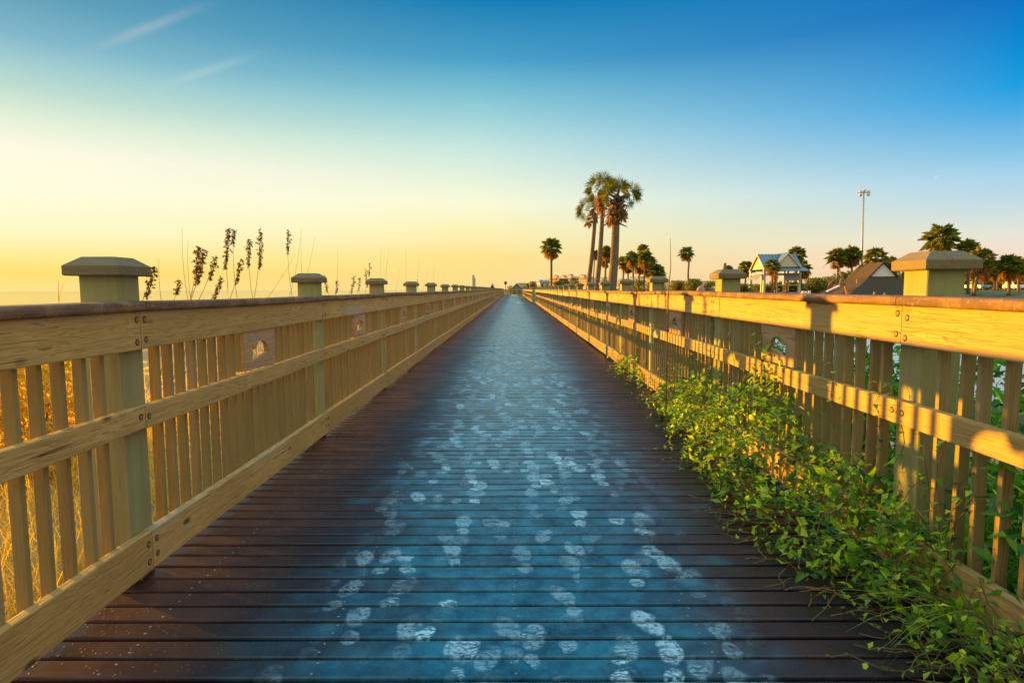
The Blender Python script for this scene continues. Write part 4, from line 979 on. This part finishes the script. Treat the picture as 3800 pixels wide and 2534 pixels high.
def hotel():
    d = 700; k = d/2258; cx = P(2098,1060,d).x; g = ground_z(cx,d); rt = thing('hotel', 'large cream resort hotel with red tile roofs and four small towers on the horizon', 'hotel', (cx,d,g), R(-52))
    X = lambda px: (P(px,1060,d).x-cx)/math.cos(R(52))
    Z = lambda py: P(2098,py,d).z-g
    w = MB()
    for a, b, ty, y in ((2016,2050,1030,4),(2046,2090,1028,2),(2060,2112,1026,6),(2108,2150,1030,2),(2140,2178,1033,0),(2082,2120,1032,-4)):
        w.box(X(a), X(b), y, y+14, 0, Z(ty))
    obj('wall', w, m_cream, rt)
    for a, b, e, t, y in ((2044,2066,1033,1028.5,-1),(2082,2100,1035,1030,-6),(2098,2116,1035,1030,-6),(2112,2140,1033,1029,-1),(2150,2180,1033,1029,-2)):
        r = MB(); slab(r, [(X(a),y,Z(e)),(X(b),y,Z(e)),(X(b)-1,y+7,Z(t)),(X(a)+1,y+7,Z(t))], .8); obj('roof', r, m_redtile, rt)
    for px, hw, b, e, t in ((2065,4.5,1032,1022,1019),(2091,4.2,1032,1023,1020),(2113,5.5,1032,1020.5,1017),(2154,5.5,1034,1023.5,1020)):
        tw = MB(); tw.box(X(px-hw), X(px+hw), -1, 3, Z(b), Z(e)); o = obj('tower', tw, m_cream, rt)
        tr = MB(); c = X(px); h = hw*k*1.9; tr.add([(c-h,-2,Z(e)),(c+h,-2,Z(e)),(c+h,4,Z(e)),(c-h,4,Z(e)),(c,1,Z(t))], [(0,1,4),(1,2,4),(2,3,4),(3,0,4),(3,2,1,0)]); obj('tower_roof', tr, m_greyroof, o)
    for px in range(2022,2176,7):
        for py in (1038,1046):
            wi = MB(); wi.box(X(px)-.7, X(px)+.7, -4.15 if 2082 < px < 2120 else (-.15 if px > 2140 else 1.85), -3.9 if 2082 < px < 2120 else (.1 if px > 2140 else 2.1), Z(py+2), Z(py-1)); obj('window', wi, m_glass, rt)
hotel()

# ------------------------------------------------------------------ poles, posts, rock, wall, cars
def light_mast():
    d = 92; b = P(3194,1085,d); t = P(3201,716,d); g = ground_z(b.x,d); rt = thing('light_mast', 'tall grey floodlight mast with a cluster of lamps at the top', 'light mast', (b.x,d,g)); o = Vector((b.x,d,g)); tt = t-o; tt.x *= .6
    p = MB(); p.tube([(0,0,0), tt], [.18,.12], 12); obj('pole', p, m_metal, rt)
    c = MB(); c.box(tt.x-1.0, tt.x+1.0, -.05, .05, tt.z-.05, tt.z+.05); obj('crossarm', c, m_metal, rt)
    for x, z in ((-.55,.22),(-.55,-.25),(0,.35),(.55,.22),(.6,-.2)):
        l = MB(); l.tube([(tt.x+x,.12,tt.z+z),(tt.x+x,0,tt.z+z-.03),(tt.x+x,-.18,tt.z+z-.08),(tt.x+x,-.24,tt.z+z-.1)], [.09,.16,.24,.24], 10); obj('floodlight', l, m_lampface, rt)
light_mast()
def shower_tower():
    d = 38; b = P(1757,1085,d); g = ground_z(b.x,d); rt = thing('slatted_post', 'tall blue grey post with a shorter slat beside it above the far left railing', 'post', (b.x,d,g)); z1, z2 = P(1757,1022,d).z-g, P(1757,1031,d).z-g
    a = MB(); a.box(-.06,.06,-.05,.05,0,z1); a.box(-.07,.07,-.06,.06,z1+.002,z1+.02); obj('post', a, m_metal, rt)
    s = MB(); s.box(.064,.13,-.04,.05,0,z2); obj('slat', s, m_metal, rt)
shower_tower()
def boulder():
    d = 40; c = P(2600,1075,d); g = ground_z(c.x,d); t = P(2600,1056,d).z; r = MB(); n, m_ = 14, 9; W = .30; H = t-g
    for j in range(m_+1):
        for i in range(n):
            f = j/m_; a = 2*math.pi*i/n; rr = W*(1.15-.25*f)*(1 if f < .8 else math.sqrt(max(0,1-((f-.8)/.2)**2))*.98+.02); q = 1+.18*noise.noise(Vector((math.cos(a)*2, math.sin(a)*2, f*4)))
            r.v.append((rr*q*math.cos(a), rr*q*math.sin(a)*.7, H*f-(.06 if i < 5 and f > .7 else 0)))
    for j in range(m_):
        for i in range(n): r.f.append((j*n+i, j*n+(i+1)%n, (j+1)*n+(i+1)%n, (j+1)*n+i)); r.m.append(0); r.sm.append(True)
    r.f.append(tuple(m_*n+i for i in range(n))); r.m.append(0); r.sm.append(True)
    tag(obj('boulder', r, m_rock, None, (c.x,d,g-.03)), 'upright tan boulder showing over the right railing by the hedge', 'boulder')
boulder()
def bin_store():
    d = 45; c = P(2992,1088,d); g = ground_z(c.x,d); t = P(2992,1079,d).z; rt = thing('slatted_enclosure', 'small white slatted enclosure left of the brown roof', 'enclosure', (c.x,d,g))
    for i, x in enumerate((-.24,0,.24)):
        b = MB(); b.box(x-.085,x+.085,-.03,.03,0,t-g-(.03 if i == 1 else 0)); obj('panel', b, m_white, rt)
    b = MB(); b.box(-.3,.3,.031,.3,0,t-g-.15); obj('box', b, m_conc, rt)
bin_store()
def low_wall():
    d = 92; a, b = P(3562,1093,d), P(3800,1096,d); g = ground_z(a.x,d); rt = thing('low_wall', 'low pale wall with a square pillar beneath the palm row', 'wall', (a.x,d,g-.2)); h = a.z-g+.2
    w = MB(); w.box(0,b.x-a.x+3,-.12,.12,0,h-.06); obj('wall_panel', w, m_bwall, rt)
    c = MB(); c.box(-.05,b.x-a.x+3,-.17,.17,h-.058,h+.03); obj('coping', c, m_bwall, rt)
    p = P(3705,1090,d).x-a.x; q = MB(); q.box(p-.6,p+.6,-.5,.4,0,h+.2); q.box(p-.7,p+.7,-.6,.5,h+.202,h+.32); obj('pillar', q, m_bwall, rt)
low_wall()
def car(label, px, d, mat, pick, rz):
    c = P(px,1090,d); g = ground_z(c.x,d); rt = thing('parked_car', label, 'car', (c.x,d,g+.0), rz, 'cars parked under the palms')
    def prism(pts, w, mi=0):
        n = len(pts); mb = MB(); mb.add([(-w/2,y,z) for y,z in pts]+[(w/2,y,z) for y,z in pts], [tuple(range(n)), tuple(range(2*n-1,n-1,-1))]+[(i,n+i,n+(i+1)%n,(i+1)%n) for i in range(n)], mi); return mb
    body = [(-2.2,.4),(-2.25,.75),(-2.1,.95),(-1.1,1.0),(2.0,1.02),(2.2,.9),(2.25,.45)]
    obj('body', prism(body, 1.8), mat, rt)
    cab = [(-1.1,1.0),(-.5,1.55),(.6 if pick else 1.5,1.58),(.9 if pick else 2.0,1.02)]
    obj('cabin', prism(cab, 1.55), mat, rt)
    wn = MB(); wn.add([(-.66,-1.04,1.08),(.66,-1.04,1.08),(.6,-.58,1.5),(-.6,-.58,1.5)], [(0,1,2,3)]); wn.v = [(x,y-.03,z) for x,y,z in wn.v]; obj('windscreen', wn, m_glass, rt)
    for s in (-1,1):
        sw = MB(); sw.box(s*.78-.01,s*.78+.01,-.45,.55,1.12,1.48); obj('side_window', sw, m_glass, rt)
        hl = MB(); hl.box(s*.65-.17,s*.65+.17,-2.27,-2.2,.68,.82); obj('headlight', hl, m_lampface, rt)
        for y in (-1.4,1.4):
            wh = MB(); wh.tube([(s*.72,y,.33),(s*.92,y,.33)], .33, 14); o = obj('wheel', wh, m_tyre, rt)
            rm = MB(); rm.tube([(s*.921,y,.33),(s*.935,y,.33)], .19, 12); obj('rim', rm, m_metal, o)
car('pale blue pickup parked behind the low wall left of the pillar', 3614, 112, m_carb, True, R(8))
car('white car parked near the right edge under the palm row', 3765, 114, m_carw, False, R(-10))
